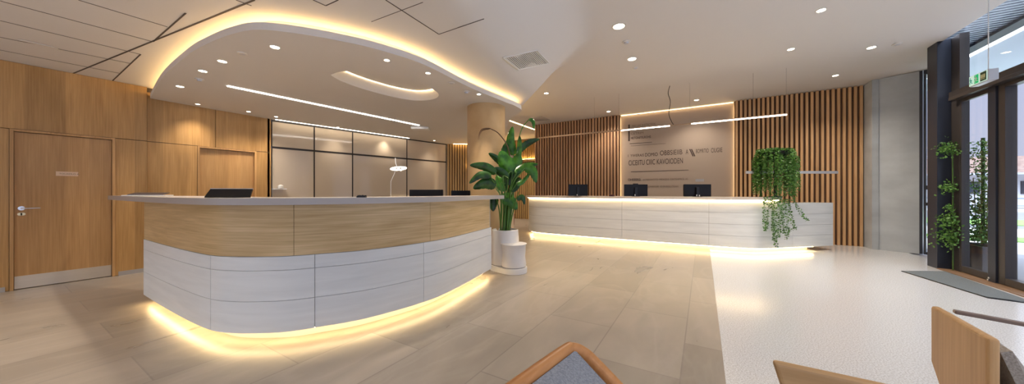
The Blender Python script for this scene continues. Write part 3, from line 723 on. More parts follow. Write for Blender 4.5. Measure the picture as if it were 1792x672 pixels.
# near desk
ZB = .10
bp = [(248, 516), (331, 561.7), (370, 578), (407, 583), (450, 583.5), (500, 581), (554.5, 573), (643.6, 556.5), (742, 528.5), (796, 505.6), (860, 470)]
pts = [V2(P(x, y, ZB)) for x, y in bp]
pts[0] = V2((-5.38, .955)); pts = [pts[0], V2((-4.6, .955))] + pts[1:]
path = resample(catmull(pts, 20), .03)
desk = empty('reception_desk', (-3.4, 2.0, 0), label='large curved reception desk with oak band over pale stone, glowing at its base', cat='reception desk')
bk = [near_idx(path, P(370, 578, ZB)), near_idx(path, P(554.5, 573, ZB)), near_idx(path, P(742, 528.5, ZB))]
cladding(path, ZB, .72, [.358, .608], bk, .03, M['stone'], desk, 'stone_cladding')
q = MB(); ribbon(q, offset(path, .02), offset(path, .10), ZB, 1.14); q.build('desk_carcass', M['stonejoint'], desk, smooth=True)
bw = [near_idx(path, P(512, 580, ZB)), near_idx(path, P(754, 524, ZB))]
cladding(path[:-2], .724, 1.145, [], bw, .03, M['oakh'], desk, 'oak_band', off=.004)
q = MB(); ribbon(q, offset(path, .14), offset(path, .22), 0, ZB); q.build('plinth', M['plinth'], desk, smooth=True)
q = MB(); ribbon(q, offset(path, .035), offset(path, .060), ZB-.012, ZB-.001); q.build('base_light_strip', M['ledbase'], desk)
# worktop, pointed at its left end
wp = [V2((-7.10, .93)), V2((-6.2, .94))] + pts[0:]; wp = resample(catmull(wp, 16), .04)
last = wp[-1]; wp += [V2((-2.72, 4.06)), V2((-2.735, 4.16))]
ln = [0]
for a, b in zip(wp, wp[1:]): ln.append(ln[-1]+(b-a).length)
inn = [interp(l, [0, .5, 1.6, ln[-1]-2.4, ln[-1]-.9, ln[-1]-.35, ln[-1]], [.0, .16, .5, .46, .28, .12, .06]) for l in ln]
outw = [interp(l, [0, 1.6, ln[-1]-.3, ln[-1]], [.0, .06, .06, .10]) for l in ln]
q = MB(); ribbon(q, offset(wp, [-v-.001 for v in outw]), offset(wp, inn), 1.145, 1.20); q.build('worktop', M['top'], desk, smooth=True, angle=30)
ip = path[:len(path)-14]
inn2 = offset(ip, [interp(i/len(ip), [0, .7, 1], [.95, .95, .5]) for i in range(len(ip))])
q = MB(); ribbon(q, offset(ip, .101), inn2, .71, .74); q.build('inner_desk', M['oakh'], desk, smooth=True)
for i in (3, len(ip)//3, 2*len(ip)//3, len(ip)-4):
    q = MB(); a = offset(ip, .24)[i]; b = inn2[i]; b = a.lerp(b, .9); q.bar((a.x, a.y, .36), (b.x, b.y, .36), .03, .70)
    q.build('inner_support', M['oakh'], desk)

# far desk
d2p = [V2((-4.62, 8.95)), V2((-4.52, 8.55)), V2((-4.25, 8.27)), V2((-3.8, 8.12)), V2((-2.8, 8.06)), V2((-1.7, 8.02)), V2((-.4, 8.02)), V2((.55, 8.04)), V2((.98, 8.14)), V2((1.3, 8.40)), V2((1.615, 8.70)), V2((2.40, 9.42))]
path2 = resample(catmull(d2p, 16), .04)
desk2 = empty('reception_desk', (-1.5, 8.5, 0), label='long pale stone reception desk with light lines, in front of the lettered wall', cat='reception desk')
i_cut = near_idx(path2, (1.32, 8.42)); main2 = path2[:i_cut+1]; blk = path2[i_cut:]
lv = [.34, .58, .82]
cladding(main2, .10, 1.085, lv, [near_idx(main2, (-1.7, 8.02)), near_idx(main2, (.1, 8.02))], .03, M['stone'], desk2, 'stone_cladding')
cladding(blk, .10, 1.02, [.34, .56, .79], [near_idx(blk, (1.615, 8.70))], .03, M['stone'], desk2, 'end_cladding')
q = MB(); ribbon(q, offset(main2, .02), offset(main2, .62), .10, 1.085); q.build('desk_carcass', M['stonejoint'], desk2, smooth=True)
q = MB(); ribbon(q, offset(blk, .02), offset(blk, .40), .10, 1.018); q.build('end_carcass', M['stonejoint'], desk2, smooth=True)
q = MB(); pp = main2+blk[1:-12]; ribbon(q, offset(pp, .16), offset(pp, .5), 0, .10); q.build('plinth', M['plinth'], desk2, smooth=True)
q = MB(); ribbon(q, offset(pp, .04), offset(pp, .075), .086, .099); q.build('base_light_strip', M['ledbase'], desk2)
q = MB(); ribbon(q, offset(main2, -.09), offset(main2, .70), 1.088, 1.142); q.build('worktop', M['top2'], desk2, smooth=True, angle=30)
q = MB(); ribbon(q, offset(main2, -.03), offset(main2, -.008), 1.076, 1.0875); q.build('worktop_light_strip', M['ledbase'], desk2)

# ------------------------------------------------------------------ things on the desks
def face_cam(p): return math.atan2(-p.x, -p.y)
def monitor(px, depth, z, wd, hg, lab, bot=.006, back=True, cam_on=False, tilt=0, stand=True, turn=0, marks=2):
    p = D(px, depth, z); root = empty('computer_monitor', p, YAW+turn, world=False, label=lab, cat='monitor')
    q = MB()
    NS = 10
    for i in range(NS):   # gently curved housing
        a0 = -1+2*i/NS; a1 = -1+2*(i+1)/NS; y0 = .03*a0*a0; y1 = .03*a1*a1
        q.add([(a0*wd/2, -y0, bot), (a1*wd/2, -y1, bot), (a1*wd/2, -y1-.022, bot), (a0*wd/2, -y0-.022, bot),
               (a0*wd/2, -y0, bot+hg), (a1*wd/2, -y1, bot+hg), (a1*wd/2, -y1-.022, bot+hg), (a0*wd/2, -y0-.022, bot+hg)],
              [(0, 3, 2, 1), (4, 5, 6, 7), (0, 1, 5, 4), (2, 3, 7, 6)] + ([(3, 0, 4, 7)] if i == 0 else []) + ([(1, 2, 6, 5)] if i == NS-1 else []))
    hs_ = q.build('housing', M['screen'], root, smooth=True)
    q = MB(); q.box(-wd/2+.01, wd/2-.01, -.0, .004, bot+.012, bot+hg-.012); q.build('display', M['black'], hs_)
    if stand:
        q = MB(); q.box(-.03, .03, -.065, -.022, .01, bot+hg*.75); q.build('stand_neck', M['black'], root, bevel=.004)
        q = MB(); q.lathe([(.10, 0), (.10, .004), (.03, .0055)], (0, -.04, 0), 28); q.build('stand_foot', M['black'], root, smooth=True)
        q = MB(); q.box(-.03-.010, -.03+.010, -.075, -.064, .012, .05)
        if marks > 1: q.box(.03-.010, .03+.010, -.075, -.064, .010, .042)
        q.build('cable_plug', M['white'], root)
    if cam_on:
        q = MB(); q.box(-.06, .06, -.04, .0, bot+hg, bot+hg+.02); q.build('webcam', M['black'], hs_, bevel=.006)
    return root
ztop2 = 1.143
monitor(1011, 8.35, ztop2-.0, .50, .30, 'black monitor furthest left on the far stone desk', stand=True, marks=1).location.z = ztop2
monitor(1111.5, 7.75, ztop2, .56, .285, 'black monitor with a webcam on top, middle of the far desk', cam_on=True, marks=1)
monitor(1218.5, 7.25, ztop2, .61, .275, 'widest black monitor on the far desk, nearest the hanging plant')
q = MB(); p = D(1070.5, 7.95, ztop2); q.box(p.x-.065, p.x+.065, p.y-.03, p.y+.03, p.z, p.z+.045)
tag(q.build('card_terminal', mat('dark_maroon_plastic', (.05, .012, .012), .35), bevel=.012), 'small dark maroon card terminal on the far desk between two monitors', 'card terminal')

m1 = monitor(748, 4.3, .74, .46, .41, 'curved dark monitor whose top shows over the near desk', bot=.13, turn=-.12); m1.location.z = .741
m2 = monitor(808, 4.72, .74, .29, .40, 'small black monitor beside the column on the near desk', bot=.13, turn=-.2); m2.location.z = .741
# tilted touch terminal
p = D(400, 2.80, 1.201); t = empty('touch_terminal', p, YAW+.28, world=False, label='black tilted touch terminal on the left of the near desk worktop', cat='terminal')
q = MB(); q.add([(-.165, -.02, .004), (.165, -.02, .004), (.155, .05, .078), (-.155, .05, .078), (-.165, -.005, .0), (.165, -.005, .0), (.155, .062, .070), (-.155, .062, .070)],
                [(0, 1, 2, 3), (4, 7, 6, 5), (0, 4, 5, 1), (1, 5, 6, 2), (2, 6, 7, 3), (3, 7, 4, 0)]); q.build('screen', M['screen'], t)
q = MB(); q.add([(-.157, .048, .076), (.157, .048, .076), (.157, .066, .072), (-.157, .066, .072), (-.157, .048, .081), (.157, .048, .081), (.157, .066, .077), (-.157, .066, .077)],
                [(0, 3, 2, 1), (4, 5, 6, 7), (0, 1, 5, 4), (1, 2, 6, 5), (2, 3, 7, 6), (3, 0, 4, 7)]); q.build('silver_edge', M['alu'], t)
q = MB(); q.box(-.08, .08, .03, .12, .0, .02); q.build('foot', M['black'], t, bevel=.004)
p = D(260, 3.98, 1.201); t = empty('desk_tablet', p, YAW+.5, world=False, label='flat dark tablet on a pale pad lying on the pointed worktop end', cat='tablet')
q = MB(); q.box(-.19, .19, -.11, .11, 0, .012); q.build('pale_pad', M['white'], t, bevel=.003)
q = MB(); q.add([(-.15, -.09, .013), (.16, -.09, .013), (.16, .09, .036), (-.15, .09, .036), (-.15, -.09, .019), (.16, -.09, .019), (.16, .09, .042), (-.15, .09, .042)],
                [(0, 3, 2, 1), (4, 5, 6, 7), (0, 1, 5, 4), (1, 2, 6, 5), (2, 3, 7, 6), (3, 0, 4, 7)]); q.build('tablet_body', mat('slate_blue_plastic', (.04, .045, .07), .25), t)
p = D(632.5, 2.86, 1.201); t = empty('business_card_holder', p, YAW, world=False, label='tiny black card holder on the middle of the near desk worktop', cat='card holder')
q = MB(); q.box(-.038, .038, -.015, .02, 0, .012); q.box(-.038, .038, .008, .02, .012, .02); q.build('holder', M['black'], t)
q = MB()
for i in range(5): q.box(-.032+i*.013, -.024+i*.013, -.010, .006, .012, .020+.002*(i % 2))
q.build('card', M['black'], t)
# ring lamp behind the desk
p = D(684, 3.95, .741); t = empty('ring_lamp', p, YAW, world=False, label='small glowing ring lamp on a thin bent stand behind the near desk', cat='lamp')
q = MB(); q.lathe([(.07, 0), (.07, .012), (.01, .018)], (0, 0, 0), 24); q.build('lamp_base', M['white'], t, smooth=True)
q = MB(); q.tube([(0, 0, .015), (0, 0, .62), (.0, 0, .64), (.045, 0, .74), (.06, 0, .79)], .004, 8); q.tube([(.085, 0, .80), (.06, 0, .86), (.055, 0, .93)], .005, 8); q.build('lamp_stem', M['white'], t, smooth=True)
q = MB(); cx, cz_ = .095, .80
ringp = [(cx+.09*math.cos(a), .09*math.sin(a), cz_+.03*math.cos(a)*0+.025*math.sin(a)) for a in [2*math.pi*i/32 for i in range(33)]]
q.tube(ringp, .009, 8, cap=False); q.build('lamp_ring', mat('ring_lamp_glow', (1, 1, 1), .4, emit=(1, .92, .80), estr=1.1), t, smooth=True)
q = MB()
for i in range(5): q.lathe([(.001, -.018), (.016, -.008), (.016, .006), (.001, .012)], (cx-.05+.025*i, .01*(i % 2), cz_-.005-.01*(i % 2)), 10, cap=False)
q.build('lamp_bulbs', mat('lamp_bulb', (1, 1, 1), .3, emit=(1, .9, .7), estr=1.3), t, smooth=True)
# small ledge with sensor on the glass wall
s0 = on_glass(476); s1 = on_glass(500)
zz = EYE+6/F_PX*6.7
A = GA+gd*s0; B = GA+gd*s1
q = MB(); q.prism([A+gn*.005, B+gn*.005, B+gn*.09, A+gn*.09], zz-.02, zz); tag(q.build('glass_shelf', M['white']), 'thin white shelf fixed low on the left end of the glass wall', 'shelf')
q = MB(); c_ = GA+gd*on_glass(490)+gn*.05; q.lathe([(.05, 0), (.055, .03), (.045, .06), (.02, .075), (.001, .078)], (c_.x, c_.y, zz+.001), 20); tag(q.build('desk_camera', M['white'], smooth=True), 'small round white camera standing on the thin white shelf', 'camera')
# dark red bin, far back
p = D(896, 12.2); q = MB(); q.lathe([(.085, 0), (.10, .42), (.09, .42), (.08, .05)], (p.x, p.y, 0), 24); tag(q.build('waste_bin', M['red'], smooth=True), 'dark red cylindrical bin on the floor far behind the white planter', 'bin')

# ------------------------------------------------------------------ pendant light over the far desk
YP, ZP = 8.2, 2.785
def xp(px): return PY(px, 336, YP).x
pend = empty('linear_pendant_light', (-1.3, YP, ZP), label='very long thin suspended light bar in front of the back wall', cat='pendant light')
q = MB(); q.box(xp(941), xp(1087), YP-.017, YP+.017, ZP-.015, ZP+.02); q.box(xp(1172), xp(1210), YP-.012, YP+.012, ZP-.012, ZP+.008)
q.box(xp(1087), xp(1172), YP-.018, YP+.018, ZP+.004, ZP+.02); q.box(xp(1210), xp(1377), YP-.018, YP+.018, ZP+.004, ZP+.02); q.build('rail', M['railwood'], pend)
for a, b in ((1087, 1172), (1210, 1377)):
    q = MB(); q.box(xp(a), xp(b), YP-.012, YP+.012, ZP-.018, ZP+.003); q.build('light_tube', M['ledw'], pend)
q = MB()
for px in (1040, 1083, 1207, 1318, 1376):
    x = xp(px); q.tube([(x, YP, ZP+.015), (x, YP, HIGH)], .0022, 6)
q.build('suspension_wire', M['wire'], pend)
x0 = xp(1179); cp = catmull([(x0, YP, ZP+.005), (x0-.05, YP, ZP+.1), (x0-.10, YP, ZP+.28), (x0-.07, YP, ZP+.55), (x0-.115, YP, ZP+.75), (x0-.08, YP, HIGH)], 10)
q = MB(); q.tube(cp, .007, 8); q.build('power_cord', M['black'], pend, smooth=True)

# ------------------------------------------------------------------ bird-of-paradise plant in a stepped white planter
pc = D(884, 5.2); dc = D(899, 5.0)
pot = empty('floor_planter', (pc.x, pc.y, 0), label='stepped white round planter beside the end of the near desk', cat='planter')
sl = []
for c_, r_ in ((pc, .25), (dc, .21)):
    for i in range(40): a = 2*math.pi*i/40; sl.append(Vector((c_.x+r_*math.cos(a), c_.y+r_*math.sin(a))))
def hull(ps):
    ps = sorted({(round(p.x, 5), round(p.y, 5)) for p in ps})
    def half(pp):
        h = []
        for p in pp:
            while len(h) > 1 and (h[-1][0]-h[-2][0])*(p[1]-h[-2][1])-(h[-1][1]-h[-2][1])*(p[0]-h[-2][0]) <= 0: h.pop()
            h.append(p)
        return h
    a = half(ps); b = half(ps[::-1]); return a[:-1]+b[:-1]
q = MB(); q.prism(hull(sl), 0, .085); q.build('base_slab', M['pot'], pot, smooth=True, bevel=.004)
q = MB(); q.lathe([(.236, .10), (.240, .14), (.232, .35), (.215, .60), (.212, .64), (.200, .645), (.195, .61)], (pc.x, pc.y, 0), 56, cap=False); q.build('tall_pot', M['pot'], pot, smooth=True)
q = MB(); q.lathe([(.190, .10), (.196, .13), (.180, .25), (.190, .42), (.202, .44), (.200, .447), (.01, .45)], (dc.x, dc.y, 0), 56, cap=False); q.build('low_drum', M['pot'], pot, smooth=True)
q = MB(); q.prism([Vector(((p[0]-pc.x)*.93+pc.x, (p[1]-pc.y)*.93+pc.y)) for p in hull(sl)], .08, .102); q.build('shadow_gap', M['stonejoint'], pot)
q = MB(); q.lathe([(.198, .612), (.001, .618)], (pc.x, pc.y, 0), 32, cap=False); q.build('soil', M['soil'], pot)

plant = empty('bird_of_paradise_plant', (pc.x, pc.y, .615), label='tall broad-leaved green plant standing in the stepped white planter', cat='plant')
vr = Vector((CA, SA, 0)); vf = Vector((-SA, CA, 0))
def leaf_mesh(q, pts, wd, fold=.25, droop=0.0, roll=0.0, face=None, n=16):
    pts = catmull(pts, n//max(1, len(pts)-1)+1); m = len(pts); face = Vector(face) if face is not None else -vf
    rows = []
    for i, p in enumerate(pts):
        t = i/(m-1); tg = (pts[min(i+1, m-1)]-pts[max(i-1, 0)]).normalized()
        sd = tg.cross(face).normalized(); up = sd.cross(tg).normalized()
        sd = (sd*math.cos(roll)+up*math.sin(roll)); up = tg.cross(sd)
        wv = wd*.5*(math.sin(math.pi*min(1, t**.8))**.62)*(1-.25*t) if 0 < t < 1 else 0.0005
        rp = 1+.05*math.sin(i*2.3)
        rows.append([p-sd*wv*rp+up*wv*fold, p-sd*wv*.5+up*wv*fold*.35, p, p+sd*wv*.5+up*wv*fold*.35, p+sd*wv+up*wv*fold])
    vs = [v for r in rows for v in r]; vs2 = [v+face*-.0015 for v in vs]; k = len(vs)
    fs = [(5*i+j, 5*i+j+1, 5*i+j+6, 5*i+j+5) for i in range(m-1) for j in range(4)]
    q.add(vs, fs)
def L(px, py, dd): d = ray(px, py); return d*dd+Vector((0, 0, EYE))
# (stalk pixels), (leaf pixels), width px, depth, roll, material
leaves = [
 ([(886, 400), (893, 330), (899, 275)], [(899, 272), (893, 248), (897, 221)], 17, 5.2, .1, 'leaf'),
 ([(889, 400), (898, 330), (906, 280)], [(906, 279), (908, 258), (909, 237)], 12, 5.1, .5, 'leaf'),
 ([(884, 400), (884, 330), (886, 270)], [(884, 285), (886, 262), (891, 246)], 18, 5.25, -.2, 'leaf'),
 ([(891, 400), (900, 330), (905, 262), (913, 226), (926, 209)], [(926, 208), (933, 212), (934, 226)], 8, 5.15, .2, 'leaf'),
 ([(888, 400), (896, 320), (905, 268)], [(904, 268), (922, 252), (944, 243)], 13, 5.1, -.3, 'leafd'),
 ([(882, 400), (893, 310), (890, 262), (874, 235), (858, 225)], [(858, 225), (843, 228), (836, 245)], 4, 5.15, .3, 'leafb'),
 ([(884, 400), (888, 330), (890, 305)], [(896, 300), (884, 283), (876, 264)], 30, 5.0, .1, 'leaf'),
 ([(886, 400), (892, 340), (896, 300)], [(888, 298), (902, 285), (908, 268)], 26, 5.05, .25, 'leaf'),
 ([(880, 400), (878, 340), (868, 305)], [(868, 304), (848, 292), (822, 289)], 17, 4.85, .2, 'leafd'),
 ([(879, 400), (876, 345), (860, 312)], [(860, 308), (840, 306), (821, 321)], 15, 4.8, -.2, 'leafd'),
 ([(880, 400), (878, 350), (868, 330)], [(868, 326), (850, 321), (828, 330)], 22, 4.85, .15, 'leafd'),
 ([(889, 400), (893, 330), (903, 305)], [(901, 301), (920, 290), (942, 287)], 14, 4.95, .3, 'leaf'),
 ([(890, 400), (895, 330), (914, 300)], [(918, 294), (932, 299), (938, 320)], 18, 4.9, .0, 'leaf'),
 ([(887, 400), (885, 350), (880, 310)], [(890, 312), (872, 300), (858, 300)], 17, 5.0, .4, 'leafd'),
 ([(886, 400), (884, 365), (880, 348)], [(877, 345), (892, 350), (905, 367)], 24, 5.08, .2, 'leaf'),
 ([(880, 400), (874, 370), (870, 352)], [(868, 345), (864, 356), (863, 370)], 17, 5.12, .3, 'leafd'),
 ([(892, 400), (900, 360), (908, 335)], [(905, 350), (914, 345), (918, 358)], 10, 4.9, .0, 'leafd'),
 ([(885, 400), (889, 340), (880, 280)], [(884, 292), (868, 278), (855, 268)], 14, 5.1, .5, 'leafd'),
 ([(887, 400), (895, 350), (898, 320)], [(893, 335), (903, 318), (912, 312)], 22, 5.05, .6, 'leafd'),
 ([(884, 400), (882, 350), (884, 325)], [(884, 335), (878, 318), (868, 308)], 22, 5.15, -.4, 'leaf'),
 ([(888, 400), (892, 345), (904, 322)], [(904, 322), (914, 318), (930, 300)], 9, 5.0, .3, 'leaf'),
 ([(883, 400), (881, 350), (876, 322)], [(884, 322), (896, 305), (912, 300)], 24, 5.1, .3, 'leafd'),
]
for st, lf, wpx, dd, rl, mk in leaves:
    q = MB(); b0 = Vector((pc.x, pc.y, .615)) + vr*((st[0][0]-886)/F_PX*5.2*1.2) + vf*random.uniform(-.08, .08)
    sp_ = catmull([b0]+[L(x, y, 5.2+(dd-5.2)*(k+1)/(len(st)-1)) for k, (x, y) in enumerate(st[1:])]+([L(*lf[0], dd)] if (Vector(lf[0])-Vector(st[-1])).length < 12 else []), 6)
    q.tube(sp_, [.013-.008*i/(len(sp_)-1) for i in range(len(sp_))], 7)
    so = q.build('stalk', M['stem'] if mk != 'leafb' else M['leafb'], plant, smooth=True)
    q = MB(); leaf_mesh(q, [L(x, y, dd) for x, y in lf], wpx/F_PX*dd*1.05, roll=rl, fold=.34)
    so['_at'] = plant['_at']; q.build('leaf', M[mk], so, smooth=True, angle=80)

# ------------------------------------------------------------------ trailing plant on the far desk
tp = D(1362, 6.55); tp = Vector((1.28, 8.42, 0)); base_d = tp.dot(vf)
hp = empty('trailing_plant', (tp.x, tp.y, 1.143), label='trailing string-of-leaves plant hanging over the far desk from a tall black pot', cat='plant')
zt = EYE + 72/F_PX*base_d
q = MB(); q.lathe([(.12, 1.143), (.12, 1.16), (.03, 1.17), (.03, zt-.22)], (tp.x, tp.y, 0), 24); q.build('pot_stand', M['black'], hp, smooth=True)
q = MB(); q.lathe([(.10, zt-.22), (.22, zt-.07), (.25, zt-.02), (.24, zt-.02), (.20, zt-.06), (.01, zt-.05)], (tp.x, tp.y, 0), 32, cap=False); q.build('pot', M['black'], hp, smooth=True)
zb_ = EYE+35/F_PX*base_d
a = D(1306, base_d+.12, zb_); b = D(1465, base_d+.12, zb_)
q = MB(); q.bar(a, b, .05, .055); tag(q.build('cross_bar', M['alu'], hp), 'pale metal cross bar')
def leafquad(q, p, r, d1, d2):
    q.add([p-d1*r, p-d2*r*.75, p+d1*r, p+d2*r*.75], [(0, 1, 2, 3)])
def rnd_dir():
    while True:
        v = Vector((random.uniform(-1, 1), random.uniform(-1, 1), random.uniform(-1, 1)))
        if .1 < v.length < 1: return v.normalized()
q = MB()
for s in range(140):
    an = random.uniform(0, 2*math.pi); rr = random.uniform(.23, .385); cx = math.cos(an)*rr*1.03; cy = math.sin(an)*rr*.75
    top = Vector((tp.x, tp.y, zt+random.uniform(-.02, .03)))+vr*cx*.75+vf*cy*.75
    side = cx/.44
    ln_ = random.uniform(.45, .95)*(1-.12*abs(side)) if cy > 0.1 else random.uniform(.65, 1.02)
    zz_ = top.z; x_ = 0; n_ = int(ln_/.021); ph = random.uniform(0, 6)
    for k in range(n_):
        f_ = min(1, k/8); pp_ = top + (vr*cx+vf*cy)*.30*f_ + Vector((0, 0, -k*.021 + .03*math.sin(min(k, 6)/6*math.pi))) + vr*.006*math.sin(k*.2+ph)
        if pp_.z < 1.165: break
        for sgn in (-1, 1):
            d1_ = (vr*sgn+rnd_dir()*.7).normalized(); d2_ = d1_.cross(rnd_dir()).normalized()
            leafquad(q, pp_+d1_*.015, random.uniform(.012, .021), d1_, d2_)
for k in range(1800):
    an = random.uniform(0, 2*math.pi); rr = random.uniform(0, .35); pp_ = Vector((tp.x, tp.y, zt+random.uniform(-.06, .05)*(1-rr)))+vr*math.cos(an)*rr+vf*math.sin(an)*rr*.75
    d1_ = rnd_dir(); leafquad(q, pp_, random.uniform(.012, .02), d1_, d1_.cross(rnd_dir()).normalized())
q.build('foliage', M['ivy'], hp)
def desk_front_depth(px):  # distance to just in front of the cladding along this column of the view
    best = 99
    d = ray(px, 336)
    for a_, b_ in zip(path2, path2[1:]):
        den = d.x*(b_.y-a_.y)-d.y*(b_.x-a_.x)
        if abs(den) < 1e-9: continue
        t_ = (a_.x*(b_.y-a_.y)-a_.y*(b_.x-a_.x))/den
        u_ = (d.x*t_-a_.x)*(b_.x-a_.x)+(d.y*t_-a_.y)*(b_.y-a_.y)
        if 0 <= u_ <= (b_-a_).length_squared*1.0001 and t_ > 0: best = min(best, t_)
    return best
strands = [((1340, 345), (1337, 375), (1339, 404), 5), ((1346, 350), (1343, 380), (1342, 400), 4), ((1357, 345), (1356, 390), (1358, 433), 6), ((1364, 345), (1364, 390), (1362, 415), 6),
           ((1373, 350), (1378, 380), (1376, 418), 6), ((1379, 350), (1386, 385), (1391, 402), 5), ((1385, 340), (1397, 365), (1412, 386), 6), ((1369, 350), (1370, 385), (1372, 408), 4), ((1391, 398), (1383, 402), (1377, 412), 4), ((1351, 345), (1352, 380), (1354, 420), 4)]
for a, b, c, wpx in strands:
    q = MB(); st = MB()
    dmin = min(desk_front_depth(x[0]) for x in (a, b, c)) - .20
    pts_ = resample(catmull([L(*a, dmin), L(*b, dmin), L(*c, dmin)], 10), .02)
    for i, pp_ in enumerate(pts_):
        for rep in range(3):
            d1_ = (vr*(-1)**(i+rep)+rnd_dir()*.6).normalized(); leafquad(q, pp_+d1_*random.uniform(.008, wpx*.0065), random.uniform(.014, .023), d1_, d1_.cross(rnd_dir()).normalized())
    q.tube(pts_, .002, 4)
    q.build('trailing_strand', M['ivy'], hp)

# ------------------------------------------------------------------ chairs
# low lounge chair, bottom centre
ch = empty('lounge_chair', (0.1, .75, 0), label='teak-framed lounge chair with grey woven upholstery, only its corner showing', cat='chair')
ap = P(1008, 600, .72); u = Vector((-.16, -.985, 0)).normalized(); fdir = Vector((.985, -.16, 0))
rec = R(33); v = fdir*math.cos(rec)-Vector((0, 0, 1))*math.sin(rec); nrm = u.cross(v); nrm = nrm if nrm.z > 0 else -nrm
Wc = .62; Lb = .50
def CP(a, b, c=0): return ap+u*a+v*b+nrm*c
q = MB(); rp_ = [CP(Wc, Lb), CP(Wc, .06), CP(Wc-.04, .012), CP(Wc-.10, 0), CP(.10, 0), CP(.04, .008), CP(.008, .04), CP(0, .10), CP(0, .30), CP(0, Lb)]
q.tube(catmull(rp_, 6), .021, 12); q.build('back_frame', M['teak'], ch, smooth=True)
def pad(P4, th, name):   # softly crowned cushion
    q = MB(); N = 14; A, B, C_, D_ = P4; n_ = (B-A).cross(D_-A).normalized(); n_ = n_ if n_.z > 0 else -n_
    tp_ = []; bt = []
    for i in range(N+1):
        for j in range(N+1):
            s, t = i/N, j/N; p = A.lerp(B, s).lerp(D_.lerp(C_, s), t); e = (min(s, 1-s)*min(t, 1-t)*4)
            k = min(1, e*3.0)**.5; tp_.append(p+n_*th*(.35+.65*k)); bt.append(p-n_*th*.25)
    fs = []; M_ = N+1
    for i in range(N):
        for j in range(N): fs.append((i*M_+j, i*M_+j+1, (i+1)*M_+j+1, (i+1)*M_+j)); o_ = M_*M_; fs.append((o_+i*M_+j, o_+(i+1)*M_+j, o_+(i+1)*M_+j+1, o_+i*M_+j+1))
    for i in range(N):
        o_ = M_*M_
        for a, b in (((i*M_), ((i+1)*M_)), ((i*M_+N), ((i+1)*M_+N)), (i, i+1), (N*M_+i, N*M_+i+1)): fs.append((a, b, o_+b, o_+a))
    q.add(tp_+bt, fs); return q
pad([CP(.045, .02), CP(Wc-.045, .02), CP(Wc-.045, Lb-.02), CP(.045, Lb-.02)], .03, '').build('back_cushion', M['cloth'], ch, smooth=True)
s0 = CP(0, Lb); s1 = CP(Wc, Lb)
sA = Vector((s0.x, s0.y, .40)); sB = Vector((s1.x, s1.y, .40)); sC = sB+fdir*.55; sD = sA+fdir*.55
pad([sA-u*-.045, sB-u*.045, sC-u*.045, sD+u*.045], .06, '').build('seat_cushion', M['cloth'], ch, smooth=True)
q = MB()
for A_, B_ in ((sA, sD), (sB, sC), (sA, sB), (sD, sC)): q.tube([A_-Vector((0, 0, .03)), B_-Vector((0, 0, .03))], .02, 10)
q.build('seat_frame', M['teak'], ch, smooth=True)
for A_ in (sA, sB, sC, sD):
    q = MB(); q.tube([A_-Vector((0, 0, .02)), Vector((A_.x, A_.y, 0))], [.02, .014], 10); q.build('leg', M['teak'], ch, smooth=True)

def ply_chair(root, o, ax, ay, wid, ztop, zlow, cham, th, m, mfab, slant=0.0, arm=True, seat=.40):
    """o: top corner of back panel (plan); ax: unit vector along the panel; ay: facing direction"""
    ax = Vector((*ax, 0)); ay = Vector((*ay, 0)); o = Vector((*o, 0)); Z = Vector((0, 0, 1))
    prof = [(0, ztop), (wid, ztop), (wid-slant*(ztop-zlow), zlow), (wid-slant*(ztop-zlow)-cham, zlow-cham*1.1), (slant*(ztop-zlow)+cham, zlow-cham*1.1), (slant*(ztop-zlow), zlow)]
    q = MB(); n_ = len(prof); vs = [o+ax*a+Z*z for a, z in prof]+[o+ax*a+Z*z+ay*th for a, z in prof]
    q.add(vs, [tuple(range(n_)), tuple(range(2*n_-1, n_-1, -1))]+[(i, (i+1) % n_, n_+(i+1) % n_, n_+i) for i in range(n_)])
    q.build('back_panel', m, root, bevel=.012, seg=3)
    ins = .03+slant*.4
    q = pad([o+ax*ins+ay*(th+.02)+Z*(ztop-.05), o+ax*(wid-ins)+ay*(th+.02)+Z*(ztop-.05), o+ax*(wid-ins)+ay*(th+.09)+Z*(seat+.03), o+ax*ins+ay*(th+.09)+Z*(seat+.03)], .05, ''); q.build('back_cushion', mfab, root, smooth=True)
    q = pad([o+ax*ins+ay*(th+.04)+Z*seat, o+ax*(wid-ins)+ay*(th+.04)+Z*seat, o+ax*(wid-ins)+ay*(th+.55)+Z*seat, o+ax*ins+ay*(th+.55)+Z*seat], .07, ''); q.build('seat_cushion', mfab, root, smooth=True)
    q = MB(); q.obox(o+ax*wid/2+ay*(th+.28)+Z*(seat-.04), ax, ay, Z, wid/2-ins, .26, .018); q.build('seat_board', m, root, bevel=.005)
    for a, b in ((ins, .02), (wid-ins-.02, .05), (ins+.02, .52), (wid-ins-.02, .52)):
        q = MB(); s = o+ax*a+ay*(th+b)+Z*(seat-.05); e = o+ax*(a+(-.03 if a < wid/2 else .03))+ay*(th+b+(-.03 if b < .1 else .03)); q.tube([s, e], [.016, .011], 10); q.build('leg', m, root, smooth=True)
TL = P(1628, 534, .70); TR = P(1728, 591, .70)
ax_ = V2(TR-TL).normalized(); c2 = empty('upholstered_chair', (1.2, 2.1, 0), label='chair with a flat upright oak back panel and taupe seat, at the right', cat='chair')
ply_chair(c2, V2(TL), ax_, (-ax_.y, ax_.x) if -ax_.y > 0 else (ax_.y, -ax_.x), (TR-TL).length, .70, .43, .13, .032, M['ply'], M['cloth2'])
q = MB(); a = P(1669, 545, .702); b = a+Vector((.46, -.07, -.03)); q.bar(a, b, .03, .016); q.build('armrest', mat('dark_stained_wood', (.20, .14, .11), .35), c2, bevel=.004)
q = MB(); q.tube([b+Vector((-.03, 0, -.01)), Vector((b.x, b.y, .36))], .014, 8); q.tube([Vector((b.x, b.y, .36)), Vector((b.x-.03, b.y-.12, .37))], .013, 8); q.build('arm_support', M['ply'], c2, smooth=True)
